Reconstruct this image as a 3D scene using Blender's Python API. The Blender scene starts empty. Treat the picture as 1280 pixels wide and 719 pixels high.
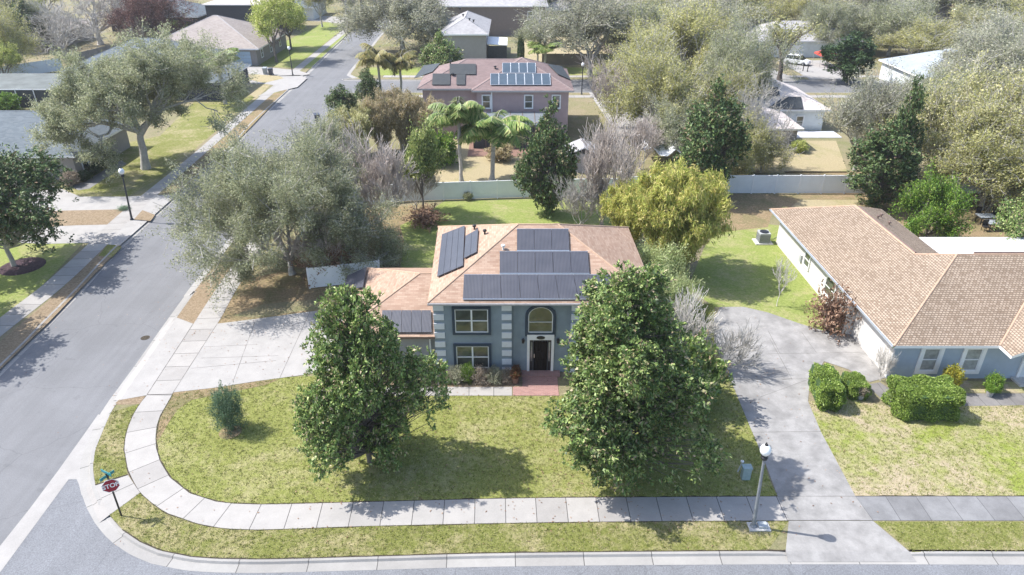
import bpy, math, random
import numpy as np
from mathutils import Vector
from math import sin, cos, pi, radians as R

sc = bpy.context.scene
COL = sc.collection
random.seed(7)

# ------------------------------------------------------------ camera geometry
CF, CP, CH = 888.0, R(28.4), 26.0          # focal length in photo pixels, pitch, height above ground


def ray(px, py):
    a = (px - 640) / CF
    b = (359.5 - py) / CF
    return (a, cos(CP) + b * sin(CP), -sin(CP) + b * cos(CP))


def G(px, py, z=0.0):
    """point where the sight line of a photo pixel meets the height z"""
    r = ray(px, py)
    t = (z - CH) / r[2]
    return (r[0] * t, r[1] * t, z)


def V(px, py, Y):
    """point where the sight line meets the upright plane at depth Y"""
    r = ray(px, py)
    t = Y / r[1]
    return (r[0] * t, Y, CH + r[2] * t)


def PP(px, py, p0, n):
    """point where the sight line meets a sloped plane"""
    r = Vector(ray(px, py))
    c = Vector((0, 0, CH))
    n = Vector(n)
    t = (Vector(p0) - c).dot(n) / r.dot(n)
    return c + r * t


# ------------------------------------------------------------ materials
MATS = {}


def new_mat(name):
    m = bpy.data.materials.new(name)
    m.use_nodes = True
    nt = m.node_tree
    b = nt.nodes['Principled BSDF']
    MATS[name] = m
    return m, nt, b


def N(nt, t, **kw):
    n = nt.nodes.new(t)
    for k, v in kw.items():
        if k in n.inputs:
            n.inputs[k].default_value = v
        else:
            setattr(n, k, v)
    return n


def ramp(nt, fac, stops, interp='LINEAR'):
    r = nt.nodes.new('ShaderNodeValToRGB')
    r.color_ramp.interpolation = interp
    e = r.color_ramp.elements
    while len(e) > 1:
        e.remove(e[-1])
    e[0].position = stops[0][0]
    e[0].color = (*stops[0][1], 1)
    for p, c in stops[1:]:
        x = e.new(p)
        x.color = (*c, 1)
    nt.links.new(fac, r.inputs['Fac'])
    return r.outputs['Color']


def coord(nt, kind='world', scale=(1, 1, 1)):
    if kind == 'world':
        g = nt.nodes.new('ShaderNodeNewGeometry')
        out = g.outputs['Position']
    elif kind == 'uv':
        g = nt.nodes.new('ShaderNodeTexCoord')
        out = g.outputs['UV']
    else:
        g = nt.nodes.new('ShaderNodeTexCoord')
        out = g.outputs['Object']
    mp = nt.nodes.new('ShaderNodeMapping')
    mp.inputs['Scale'].default_value = scale
    nt.links.new(out, mp.inputs['Vector'])
    return mp.outputs['Vector']


def noise(nt, vec, scale, detail=4, rough=.55, dist=0.0):
    n = N(nt, 'ShaderNodeTexNoise', Scale=scale, Detail=detail, Roughness=rough, Distortion=dist)
    nt.links.new(vec, n.inputs['Vector'])
    return n.outputs['Fac']


def mix(nt, fac, a, b, mode='MIX'):
    m = nt.nodes.new('ShaderNodeMix')
    m.data_type = 'RGBA'
    m.blend_type = mode
    for s, v in ((m.inputs[0], fac), (m.inputs[6], a), (m.inputs[7], b)):
        if isinstance(v, (int, float)):
            s.default_value = v
        elif isinstance(v, tuple):
            s.default_value = (*v, 1) if len(v) == 3 else v
        else:
            nt.links.new(v, s)
    return m.outputs[2]


def math_(nt, op, a, b=None, clamp=False):
    m = nt.nodes.new('ShaderNodeMath')
    m.operation = op
    m.use_clamp = clamp
    for i, v in enumerate((a, b)):
        if v is None:
            continue
        if isinstance(v, (int, float)):
            m.inputs[i].default_value = v
        else:
            nt.links.new(v, m.inputs[i])
    return m.outputs[0]


def bump(nt, b, h, strength=.3, dist=.02):
    n = N(nt, 'ShaderNodeBump', Strength=strength, Distance=dist)
    nt.links.new(h, n.inputs['Height'])
    nt.links.new(n.outputs['Normal'], b.inputs['Normal'])


def plain(name, c, rough=.6, var=.12, scale=6, metal=0, spec=.4, kind='object', bmp=.1, grime=0):
    """a paint, stucco or metal with soft blotches and a fine grain"""
    m, nt, b = new_mat(name)
    v = coord(nt, kind)
    f = noise(nt, v, scale, 5)
    lo = tuple(x * (1 - var) for x in c)
    hi = tuple(min(1, x * (1 + var)) for x in c)
    col = ramp(nt, f, [(.3, lo), (.7, hi)])
    if grime:
        g = noise(nt, coord(nt, kind, (1, 1, .25)), 1.3, 6, .7)
        col = mix(nt, math_(nt, 'MULTIPLY', ramp(nt, g, [(.5, (0, 0, 0)), (.75, (1, 1, 1))]), grime),
                  col, tuple(x * .55 for x in c))
    nt.links.new(col, b.inputs['Base Color'])
    b.inputs['Roughness'].default_value = rough
    b.inputs['Metallic'].default_value = metal
    b.inputs['Specular IOR Level'].default_value = spec
    if bmp:
        bump(nt, b, noise(nt, v, scale * 12, 3), bmp, .01)
    return m


def leafmat(name, stops, rough=.5, spec=.35, trans=.25, tint=.12):
    """each leaf takes its own tone; each tree its own slight tint"""
    m, nt, b = new_mat(name)
    g = nt.nodes.new('ShaderNodeNewGeometry')
    col = ramp(nt, g.outputs['Random Per Island'], stops)
    oi = nt.nodes.new('ShaderNodeObjectInfo')
    big = noise(nt, coord(nt, 'world'), .9, 2)
    hv = N(nt, 'ShaderNodeHueSaturation')
    val = math_(nt, 'ADD', math_(nt, 'MULTIPLY', oi.outputs['Random'], tint * 2), 1 - tint)
    nt.links.new(math_(nt, 'MULTIPLY', val, math_(nt, 'ADD', math_(nt, 'MULTIPLY', big, .7), .65)), hv.inputs['Value'])
    nt.links.new(col, hv.inputs['Color'])
    nt.links.new(hv.outputs['Color'], b.inputs['Base Color'])
    b.inputs['Roughness'].default_value = rough
    b.inputs['Specular IOR Level'].default_value = spec
    if trans:
        t = nt.nodes.new('ShaderNodeBsdfTranslucent')
        nt.links.new(hv.outputs['Color'], t.inputs['Color'])
        ms = N(nt, 'ShaderNodeMixShader', Fac=trans)
        nt.links.new(b.outputs[0], ms.inputs[1])
        nt.links.new(t.outputs[0], ms.inputs[2])
        nt.links.new(ms.outputs[0], nt.nodes['Material Output'].inputs['Surface'])
    return m


def grassmat(name, greens, dry, dry_amt=.5, patch=.35, seed=0.0):
    m, nt, b = new_mat(name)
    mp = coord(nt, 'world')
    off = N(nt, 'ShaderNodeVectorMath', operation='ADD')
    nt.links.new(mp, off.inputs[0])
    off.inputs[1].default_value = (seed * 13.1, seed * 7.7, 0)
    v = off.outputs[0]
    fine = noise(nt, v, 5, 7, .8)
    blade = noise(nt, v, 15, 5, .8)
    g = ramp(nt, fine, [(.32, greens[0]), (.5, greens[1]), (.68, greens[2])])
    d = ramp(nt, fine, [(.3, tuple(x * .72 for x in dry)), (.55, dry), (.72, tuple(min(1, x * 1.2) for x in dry))])
    p1 = noise(nt, v, patch, 6, .68, .6)
    p2 = noise(nt, v, patch * 9, 5, .7)
    pm = math_(nt, 'ADD', math_(nt, 'MULTIPLY', p1, .62), math_(nt, 'MULTIPLY', p2, .38))
    lo = .5 + (.5 - dry_amt) * .35
    msk = ramp(nt, pm, [(lo - .075, (0, 0, 0)), (lo + .075, (1, 1, 1))])
    col = mix(nt, msk, g, d)
    col = mix(nt, .55, col, ramp(nt, blade, [(.34, (.55, .57, .5)), (.5, (1, 1, 1)), (.66, (1.35, 1.33, 1.28))]), 'MULTIPLY')
    nt.links.new(col, b.inputs['Base Color'])
    b.inputs['Roughness'].default_value = .9
    b.inputs['Specular IOR Level'].default_value = .1
    bump(nt, b, math_(nt, 'ADD', blade, fine), .8, .05)
    return m


def concmat(name, c, joint=None, stain=.25, dark=.35, jw=.012):
    """poured concrete, optional joints every `joint` metres along the UV"""
    m, nt, b = new_mat(name)
    v = coord(nt, 'world')
    f = noise(nt, v, 1.1, 8, .65)
    s = noise(nt, v, 14, 5, .7)
    big = noise(nt, v, .28, 5, .6, .8)
    lo = tuple(x * (1 - stain) for x in c)
    col = ramp(nt, f, [(.3, lo), (.62, c)])
    col = mix(nt, math_(nt, 'MULTIPLY', ramp(nt, big, [(.48, (0, 0, 0)), (.62, (1, 1, 1))]), dark), col,
              tuple(x * .5 for x in c))
    col = mix(nt, .5, col, ramp(nt, s, [(.3, (.86, .86, .86)), (.7, (1.08, 1.08, 1.08))]), 'MULTIPLY')
    if joint:
        uv = coord(nt, 'uv')
        sx = nt.nodes.new('ShaderNodeSeparateXYZ')
        nt.links.new(uv, sx.inputs[0])
        u = math_(nt, 'DIVIDE', sx.outputs[0], joint)
        cell = N(nt, 'ShaderNodeTexWhiteNoise', noise_dimensions='1D')
        nt.links.new(math_(nt, 'FLOOR', u), cell.inputs['W'])
        col = mix(nt, .6, col, ramp(nt, cell.outputs['Value'], [(0, (.80, .79, .78)), (.5, (.98, .98, .97)), (1, (1.06, 1.05, 1.03))]), 'MULTIPLY')
        fr = math_(nt, 'FRACT', u)
        jm = math_(nt, 'LESS_THAN', fr, jw * 2 / joint)
        col = mix(nt, jm, col, tuple(x * .28 for x in c))
    nt.links.new(col, b.inputs['Base Color'])
    b.inputs['Roughness'].default_value = .85
    b.inputs['Specular IOR Level'].default_value = .25
    bump(nt, b, s, .15, .01)
    return m


def asphalt(name, c, grain=26, amt=.22):
    m, nt, b = new_mat(name)
    v = coord(nt, 'world')
    f = noise(nt, v, grain, 4, .8)
    f2 = noise(nt, v, .3, 6, .6, .5)
    st = noise(nt, coord(nt, 'world', (1.6, .05, 1)), 1.0, 4, .6)
    col = ramp(nt, f, [(.3, tuple(x * (1 - amt) for x in c)), (.7, tuple(x * (1 + amt) for x in c))])
    col = mix(nt, .8, col, ramp(nt, f2, [(.35, (.88, .88, .88)), (.65, (1.06, 1.06, 1.06))]), 'MULTIPLY')
    col = mix(nt, .7, col, ramp(nt, st, [(.4, (.93, .93, .93)), (.6, (1.04, 1.04, 1.04))]), 'MULTIPLY')
    vo = N(nt, 'ShaderNodeTexVoronoi', feature='DISTANCE_TO_EDGE', Scale=.16)
    wob = N(nt, 'ShaderNodeTexNoise', Scale=.8, Detail=5)
    nt.links.new(v, wob.inputs['Vector'])
    ad = N(nt, 'ShaderNodeVectorMath', operation='ADD')
    nt.links.new(v, ad.inputs[0])
    nt.links.new(wob.outputs['Color'], ad.inputs[1])
    nt.links.new(ad.outputs[0], vo.inputs['Vector'])
    spot = noise(nt, v, 1.7, 3, .5)
    col = mix(nt, math_(nt, 'MULTIPLY', ramp(nt, spot, [(.66, (0, 0, 0)), (.72, (1, 1, 1))]), .25), col, tuple(x * .5 for x in c))
    crack = math_(nt, 'LESS_THAN', vo.outputs['Distance'], .004)
    col = mix(nt, math_(nt, 'MULTIPLY', crack, .3), col, tuple(x * .45 for x in c))
    nt.links.new(col, b.inputs['Base Color'])
    b.inputs['Roughness'].default_value = .88
    b.inputs['Specular IOR Level'].default_value = .25
    bump(nt, b, f, .25, .01)
    return m


def shingle(name, c1, c2, c3, rowh=.14, bw=.3, mort=.35, speck=.8, msz=.012):
    """asphalt shingles laid in rows; UV is in metres along and up the slope"""
    m, nt, b = new_mat(name)
    uv = coord(nt, 'uv')
    br = N(nt, 'ShaderNodeTexBrick', Scale=1.0)
    br.inputs['Color1'].default_value = (0, 0, 0, 1)
    br.inputs['Color2'].default_value = (1, 1, 1, 1)
    br.inputs['Mortar'].default_value = (.5, .5, .5, 1)
    br.inputs['Mortar Size'].default_value = msz
    br.inputs['Mortar Smooth'].default_value = .2
    br.inputs['Bias'].default_value = 0
    br.inputs['Brick Width'].default_value = bw
    br.inputs['Row Height'].default_value = rowh
    nt.links.new(uv, br.inputs['Vector'])
    tone = ramp(nt, br.outputs['Color'], [(0, c1), (.45, c2), (1, c3)])
    col = mix(nt, math_(nt, 'MULTIPLY', br.outputs['Fac'], mort), tone, tuple(x * .35 for x in c1))
    col = mix(nt, 1 - speck, col, c2)
    n1 = noise(nt, uv, .5, 5, .6)
    col = mix(nt, .7, col, ramp(nt, n1, [(.3, (.86, .86, .86)), (.7, (1.1, 1.1, 1.1))]), 'MULTIPLY')
    n2 = noise(nt, uv, 30, 3, .7)
    col = mix(nt, .5, col, ramp(nt, n2, [(.3, (.8, .8, .8)), (.7, (1.15, 1.15, 1.15))]), 'MULTIPLY')
    nt.links.new(col, b.inputs['Base Color'])
    b.inputs['Roughness'].default_value = .9
    b.inputs['Specular IOR Level'].default_value = .2
    bump(nt, b, br.outputs['Fac'], -.3, .01)
    return m


def ribbed(name, c, period=.09, line=.45, rough=.45, axis=0, spec=.5, amt=.35):
    """parallel tubes or grooves along one UV axis"""
    m, nt, b = new_mat(name)
    uv = coord(nt, 'uv')
    sx = nt.nodes.new('ShaderNodeSeparateXYZ')
    nt.links.new(uv, sx.inputs[0])
    fr = math_(nt, 'FRACT', math_(nt, 'DIVIDE', sx.outputs[axis], period))
    w = math_(nt, 'PINGPONG', fr, .5)
    col = ramp(nt, w, [(0, tuple(x * (1 - amt) for x in c)), (line, c), (.5, tuple(min(1, x * (1 + amt)) for x in c))])
    n1 = noise(nt, uv, .9, 5, .6)
    col = mix(nt, .8, col, ramp(nt, n1, [(.3, (.8, .8, .82)), (.7, (1.2, 1.15, 1.12))]), 'MULTIPLY')
    nt.links.new(col, b.inputs['Base Color'])
    b.inputs['Roughness'].default_value = rough
    b.inputs['Specular IOR Level'].default_value = spec
    bump(nt, b, w, .4, .02)
    return m


def glass(name, c=(.03, .035, .04), ior=2.0, rough=.05):
    m, nt, b = new_mat(name)
    v = coord(nt, 'object')
    col = ramp(nt, noise(nt, v, 1.2, 3), [(.4, c), (.6, tuple(x * 1.8 for x in c))])
    nt.links.new(col, b.inputs['Base Color'])
    b.inputs['Roughness'].default_value = rough
    b.inputs['IOR'].default_value = ior
    return m


# ------------------------------------------------------------ mesh helpers
class MB:
    def __init__(s):
        s.v = []
        s.f = []
        s.uv = {}

    def add(s, vs, fs, uvs=None):
        o = len(s.v)
        s.v += [tuple(p) for p in vs]
        for i, f in enumerate(fs):
            if uvs:
                s.uv[len(s.f)] = uvs[i]
            s.f.append([j + o for j in f])
        return s

    def quad(s, a, b, c, d):
        return s.add([a, b, c, d], [[0, 1, 2, 3]])

    def poly(s, pts):
        return s.add(pts, [list(range(len(pts)))])

    def box(s, x0, x1, y0, y1, z0, z1):
        vs = [(x, y, z) for z in (z0, z1) for y in (y0, y1) for x in (x0, x1)]
        return s.add(vs, [[0, 2, 3, 1], [4, 5, 7, 6], [0, 1, 5, 4], [2, 6, 7, 3], [0, 4, 6, 2], [1, 3, 7, 5]])

    def fbox(s, P0, u, n, a0, a1, b0, b1, c0, c1):
        """box in a wall frame: a along u, b up, c out along n"""
        P0, u, n = Vector(P0), Vector(u), Vector(n)
        z = Vector((0, 0, 1))
        vs = [P0 + u * a + z * b + n * c for c in (c0, c1) for b in (b0, b1) for a in (a0, a1)]
        return s.add(vs, [[0, 2, 3, 1], [4, 5, 7, 6], [0, 1, 5, 4], [2, 6, 7, 3], [0, 4, 6, 2], [1, 3, 7, 5]])

    def prism(s, pts, z0, z1):
        n = len(pts)
        vs = [(p[0], p[1], z0) for p in pts] + [(p[0], p[1], z1) for p in pts]
        fs = [list(range(n))[::-1], list(range(n, 2 * n))]
        fs += [[i, (i + 1) % n, n + (i + 1) % n, n + i] for i in range(n)]
        return s.add(vs, fs)

    def slab(s, quad, t):
        """thin slab over four points, thickness t along their normal"""
        q = [Vector(p) for p in quad]
        n = (q[1] - q[0]).cross(q[3] - q[0]).normalized()
        if n.z < 0:
            n = -n
        vs = q + [p + n * t for p in q]
        return s.add(vs, [[3, 2, 1, 0], [4, 5, 6, 7], [0, 1, 5, 4], [1, 2, 6, 5], [2, 3, 7, 6], [3, 0, 4, 7]])

    def tube(s, pts, rad, n=8, cap=True):
        pts = [Vector(p) for p in pts]
        if isinstance(rad, (int, float)):
            rad = [rad] * len(pts)
        rings = []
        o = len(s.v)
        for i, p in enumerate(pts):
            d = (pts[min(i + 1, len(pts) - 1)] - pts[max(i - 1, 0)]).normalized()
            a = Vector((0, 0, 1)) if abs(d.z) < .9 else Vector((1, 0, 0))
            x = d.cross(a).normalized()
            y = d.cross(x)
            rings.append([p + (x * cos(2 * pi * k / n) + y * sin(2 * pi * k / n)) * rad[i] for k in range(n)])
        s.v += [tuple(q) for r in rings for q in r]
        for i in range(len(pts) - 1):
            for k in range(n):
                s.f.append([o + i * n + k, o + i * n + (k + 1) % n, o + (i + 1) * n + (k + 1) % n, o + (i + 1) * n + k])
        if cap:
            s.f.append([o + k for k in range(n)][::-1])
            s.f.append([o + (len(pts) - 1) * n + k for k in range(n)])
        return s

    def lathe(s, c, prof, n=16):
        """prof: list of (radius, z) turned about the upright axis through c"""
        o = len(s.v)
        for r, z in prof:
            for k in range(n):
                s.v.append((c[0] + r * cos(2 * pi * k / n), c[1] + r * sin(2 * pi * k / n), c[2] + z))
        for i in range(len(prof) - 1):
            for k in range(n):
                s.f.append([o + i * n + k, o + i * n + (k + 1) % n, o + (i + 1) * n + (k + 1) % n, o + (i + 1) * n + k])
        return s

    def build(s, name, mat, parent=None, smooth=False):
        org = Vector((0, 0, 0))
        p = parent
        while p is not None:
            org += p.location
            p = p.parent
        me = bpy.data.meshes.new(name)
        me.from_pydata([tuple(Vector(v) - org) for v in s.v], [], s.f)
        me.update()
        uvl = me.uv_layers.new(name='UVMap')
        Z = Vector((0, 0, 1))
        for pi_, pol in enumerate(me.polygons):
            if pi_ in s.uv:
                for li, uv in zip(pol.loop_indices, s.uv[pi_]):
                    uvl.data[li].uv = uv
                continue
            n = pol.normal
            u = Z.cross(n)
            u = Vector((1, 0, 0)) if u.length < 1e-4 else u.normalized()
            w = n.cross(u)
            for li in pol.loop_indices:
                co = me.vertices[me.loops[li].vertex_index].co + org
                uvl.data[li].uv = (co.dot(u), co.dot(w))
        if smooth:
            for pol in me.polygons:
                pol.use_smooth = True
        me.materials.append(MATS[mat] if isinstance(mat, str) else mat)
        o = bpy.data.objects.new(name, me)
        COL.objects.link(o)
        o.parent = parent
        return o


def thing(name, label, cat, loc=(0, 0, 0), group=None):
    o = bpy.data.objects.new(name, None)
    o.empty_display_size = .3
    COL.objects.link(o)
    o.location = loc
    tag(o, label, cat, group)
    return o


def tag(o, label=None, cat=None, group=None, kind=None):
    if label:
        o['label'] = label
    if cat:
        o['category'] = cat
    if group:
        o['group'] = group
    if kind:
        o['kind'] = kind
    return o


def struct(name, mb, mat):
    o = mb.build(name, mat)
    o['kind'] = 'structure'
    return o


def sheet(name, pts, z, mat):
    mb = MB()
    P = [(p[0], p[1], z) for p in pts]
    area = sum(P[i][0] * P[(i + 1) % len(P)][1] - P[(i + 1) % len(P)][0] * P[i][1] for i in range(len(P)))
    if area < 0:
        P = P[::-1]
    mb.poly(P)
    return struct(name, mb, mat)


def GP(l):
    return [G(x, y)[:2] for x, y in l]


def smooth(pts, per=.5):
    """Catmull-Rom through the points, evenly resampled"""
    P = [np.array(p[:2], float) for p in pts]
    P = [2 * P[0] - P[1]] + P + [2 * P[-1] - P[-2]]
    out = []
    for i in range(1, len(P) - 2):
        d = np.linalg.norm(P[i + 1] - P[i])
        n = max(1, int(d / per / 2))
        for k in range(n):
            t = k / n
            a, b, c, e = P[i - 1], P[i], P[i + 1], P[i + 2]
            out.append(.5 * (2 * b + (c - a) * t + (2 * a - 5 * b + 4 * c - e) * t * t + (3 * b - a - 3 * c + e) * t ** 3))
    out.append(P[-2])
    out = np.array(out)
    return out


def resample(P, n):
    P = np.array([p[:2] for p in P], float)
    L = np.r_[0, np.cumsum(np.linalg.norm(np.diff(P, axis=0), axis=1))]
    t = np.linspace(0, L[-1], n)
    return np.c_[np.interp(t, L, P[:, 0]), np.interp(t, L, P[:, 1])], L[-1]


def normals(P):
    d = np.gradient(P, axis=0)
    d /= np.linalg.norm(d, axis=1)[:, None] + 1e-9
    return np.c_[-d[:, 1], d[:, 0]]


def between(name, A, B, z, mat, n=80, square=False):
    """a ribbon between two curves, UV u along its length in metres"""
    a, la = resample(A, n)
    b, lb = resample(B, n)
    if square:      # joints run square across the walk
        bb, _ = resample(B, 3000)
        j = 0
        out = []
        for p in a:
            k = j + int(np.argmin(((bb[j:] - p) ** 2).sum(1)))
            out.append(bb[k])
            j = k
        b = np.array(out)
        b[0], b[-1] = B[0][:2], B[-1][:2]
        lb = la
    L = (la + lb) / 2
    mb = MB()
    for i in range(n - 1):
        u0, u1 = L * i / (n - 1), L * (i + 1) / (n - 1)
        q = [(*a[i], z), (*a[i + 1], z), (*b[i + 1], z), (*b[i], z)]
        uv = [(u0, 0), (u1, 0), (u1, 1), (u0, 1)]
        e1 = a[i + 1] - a[i]
        e2 = b[i] - a[i]
        if e1[0] * e2[1] - e1[1] * e2[0] < 0:
            q, uv = q[::-1], uv[::-1]
        mb.add(q, [[0, 1, 2, 3]], [uv])
    return struct(name, mb, mat)


def sweep(name, C, prof, side, mat, drop=None, n=None):
    """sweep a kerb profile [(offset, z)] along a curve; drop(point) gives 0..1 where it is lowered"""
    C = np.array([p[:2] for p in C], float)
    L = np.linalg.norm(np.diff(C, axis=0), axis=1).sum()
    n = n or max(2, int(L / .6))
    C, L = resample(C, n)
    nn = normals(C) * side
    mb = MB()
    k = len(prof)
    vs = []
    for i in range(n):
        d = drop(C[i]) if drop else 0
        for o, z in prof:
            zz = z if z < -.09 else z * (1 - d) + (-.085) * d
            vs.append((C[i][0] + nn[i][0] * o, C[i][1] + nn[i][1] * o, zz))
    fs, uvs = [], []
    for i in range(n - 1):
        u0, u1 = L * i / (n - 1), L * (i + 1) / (n - 1)
        for j in range(k - 1):
            f = [i * k + j, i * k + j + 1, (i + 1) * k + j + 1, (i + 1) * k + j]
            uv = [(u0, 0), (u0, 1), (u1, 1), (u1, 0)]
            if side > 0:
                f, uv = f[::-1], uv[::-1]
            fs.append(f)
            uvs.append(uv)
    mb.add(vs, fs, uvs)
    return struct(name, mb, mat)


def strip(C, w, z, mat, name='soil_edge', off=0.0, side=1):
    C = np.array([p[:2] for p in C], float)
    L = np.linalg.norm(np.diff(C, axis=0), axis=1).sum()
    n = max(2, int(L / .35))
    C, L = resample(C, n)
    nn = normals(C) * side
    rng = np.random.default_rng(int(abs(C[0][0] * 37 + C[0][1] * 11)) + 1)
    wj = w * (.6 + .8 * rng.random(n))
    a = C + nn * off
    b = C + nn * (off + wj[:, None])
    return between(name, a, b, z, mat, n)

# ------------------------------------------------------------ plants
def quadmesh(name, verts, nper, mat):
    """verts (N, nper, 3) -> one face per row"""
    n = len(verts)
    me = bpy.data.meshes.new(name)
    me.vertices.add(n * nper)
    me.vertices.foreach_set('co', verts.reshape(-1).astype(np.float32))
    me.loops.add(n * nper)
    me.loops.foreach_set('vertex_index', np.arange(n * nper, dtype=np.int32))
    me.polygons.add(n)
    me.polygons.foreach_set('loop_start', np.arange(0, n * nper, nper, dtype=np.int32))
    me.update(calc_edges=True)
    me.materials.append(MATS[mat])
    return me


def unit(a):
    return a / (np.linalg.norm(a, axis=-1, keepdims=True) + 1e-9)


def leaf_verts(rng, pos, L, W, d=None, flat=.6, lv=.3):
    n = len(pos)
    if d is None:
        d = unit(rng.normal(size=(n, 3)))
    up = unit(rng.normal(size=(n, 3)) + np.array([0, 0, flat * 2.2]))
    side = unit(np.cross(d, up))
    l = L * (1 + lv * rng.normal(size=(n, 1)).clip(-2, 2)) * .5
    w = W * (1 + lv * rng.normal(size=(n, 1)).clip(-2, 2)) * .5
    nrm = np.cross(side, d)
    v = np.stack([pos - d * l, pos + side * w + nrm * l * .12, pos + d * l - nrm * l * .2, pos - side * w + nrm * l * .12], 1)
    return v


def tubes(name, p0, p1, r0, r1, mat, k=3, thick=.05):
    """many short tapered limbs in one mesh: k-sided when thin, 7-sided when thick"""
    me = bpy.data.meshes.new(name)
    V_, F_ = [], []
    o = 0
    for sel, kk in ((r0 >= thick, 7), (r0 < thick, k)):
        a, b, ra, rb = p0[sel], p1[sel], r0[sel], r1[sel]
        if not len(a):
            continue
        d = unit(b - a)
        h = np.where(np.abs(d[:, 2:3]) < .9, np.array([[0, 0, 1.]]), np.array([[1., 0, 0]]))
        x = unit(np.cross(d, h))
        y = np.cross(d, x)
        t = np.arange(kk) * 2 * pi / kk
        c, s_ = np.cos(t)[None, :, None], np.sin(t)[None, :, None]
        ring = x[:, None] * c + y[:, None] * s_
        A = a[:, None] + ring * ra[:, None, None]
        B = b[:, None] + ring * rb[:, None, None]
        V_.append(np.concatenate([A, B], 1).reshape(-1, 3))
        base = o + np.arange(len(a))[:, None] * 2 * kk
        i = np.arange(kk)
        j = (i + 1) % kk
        F_.append(np.stack([base + i, base + j, base + kk + j, base + kk + i], 2).reshape(-1, 4))
        o += len(a) * 2 * kk
    Vv, Ff = np.concatenate(V_), np.concatenate(F_)
    me.vertices.add(len(Vv))
    me.vertices.foreach_set('co', Vv.reshape(-1).astype(np.float32))
    me.loops.add(Ff.size)
    me.loops.foreach_set('vertex_index', Ff.reshape(-1).astype(np.int32))
    me.polygons.add(len(Ff))
    me.polygons.foreach_set('loop_start', np.arange(0, Ff.size, 4, dtype=np.int32))
    me.update(calc_edges=True)
    me.materials.append(MATS[mat])
    return me


def skeleton(rng, H, W, clear, nlimb=5, levels=5, kids=3, ang=38, up=.12, ratio=.74, r0=.3, rmin=.012, limb_ang=40, multi=1, gap=0.0):
    """a branching frame scaled to height H and width W; returns segments and the last twigs"""
    S0, S1, Q0, Q1, LV = [], [], [], [], []
    nst = multi
    pos, dr, ln, rd = [], [], [], []
    for sidx in range(nst):
        b = np.array([0., 0, 0]) if nst == 1 else np.r_[rng.normal(size=2) * .12, 0]
        lean = rng.normal(size=2) * (.05 if nst == 1 else .28)
        p = b
        nseg = 4
        for i in range(nseg):
            q = b + np.array([lean[0], lean[1], 1]) * clear * (i + 1) / nseg + np.r_[rng.normal(size=2) * .03, 0]
            rr = r0 / math.sqrt(nst)
            S0.append(p); S1.append(q)
            Q0.append(rr * (1.25 if i == 0 else 1 - .08 * i)); Q1.append(rr * (1 - .08 * (i + 1)))
            LV.append(-1)
            p = q
        m = max(2, nlimb // nst)
        for k in range(m):
            az = 2 * pi * (k + rng.random() * .6) / m
            a = R(limb_ang) * (.45 + .8 * rng.random())
            dr.append([sin(a) * cos(az), sin(a) * sin(az), cos(a)])
            pos.append(p - np.array([0, 0, clear * .15 * rng.random()]))
            ln.append((H - clear) * .42 * (.8 + .4 * rng.random()))
            rd.append(r0 / math.sqrt(nst) * .62)
    pos, dr, ln, rd = map(lambda x: np.array(x, float), (pos, dr, ln, rd))
    for lev in range(levels):
        n = len(pos)
        mid = pos + dr * ln[:, None] * .5 + rng.normal(size=(n, 3)) * ln[:, None] * .06
        d2 = unit(dr + rng.normal(size=(n, 3)) * .22 + np.array([0, 0, up]))
        end = mid + d2 * ln[:, None] * .5
        rm = rd * .82
        re = rd * .66
        S0 += list(pos) + list(mid); S1 += list(mid) + list(end)
        Q0 += list(rd) + list(rm); Q1 += list(rm) + list(re)
        LV += [lev] * (2 * n)
        if lev == levels - 1:
            break
        keep = rng.random(n) > gap
        idx = np.repeat(np.arange(n)[keep], kids)
        m = len(idx)
        t = rng.random(m) * .55 + .45
        start = np.where((t < .999)[:, None], mid[idx] + (end - mid)[idx] * ((t - .45) / .55)[:, None], end[idx])
        base = d2[idx]
        rnd = unit(np.cross(base, rng.normal(size=(m, 3))))
        a = R(ang) * (.5 + rng.random(m))[:, None]
        dr = unit(base * np.cos(a) + rnd * np.sin(a) + np.array([0, 0, up]))
        pos = start
        ln = ln[idx] * ratio * (.7 + .6 * rng.random(m))
        rd = np.maximum(re[idx] * .72, rmin)
    S0, S1, Q0, Q1, LV = map(np.array, (S0, S1, Q0, Q1, LV))
    tips = S1[LV == levels - 1]
    rad = np.percentile(np.hypot(tips[:, 0], tips[:, 1]), 96)
    top = np.percentile(tips[:, 2], 98)
    kxy = W / 2 / rad
    kz = (H - clear) / max(.1, top - clear)
    def sc_(p):
        p = p.copy()
        f = np.clip(p[:, 2:3] / clear, 0, 1)
        p[:, :2] *= (1 - f) + f * kxy
        z = p[:, 2]
        p[:, 2] = np.where(z > clear, clear + (z - clear) * kz, z)
        return p
    S0, S1 = sc_(S0), sc_(S1)
    Q0, Q1 = np.maximum(Q0, rmin), np.maximum(Q1, rmin)
    return S0, S1, Q0, Q1, LV


PROTO = {}
PROTO_D = {}


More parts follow.
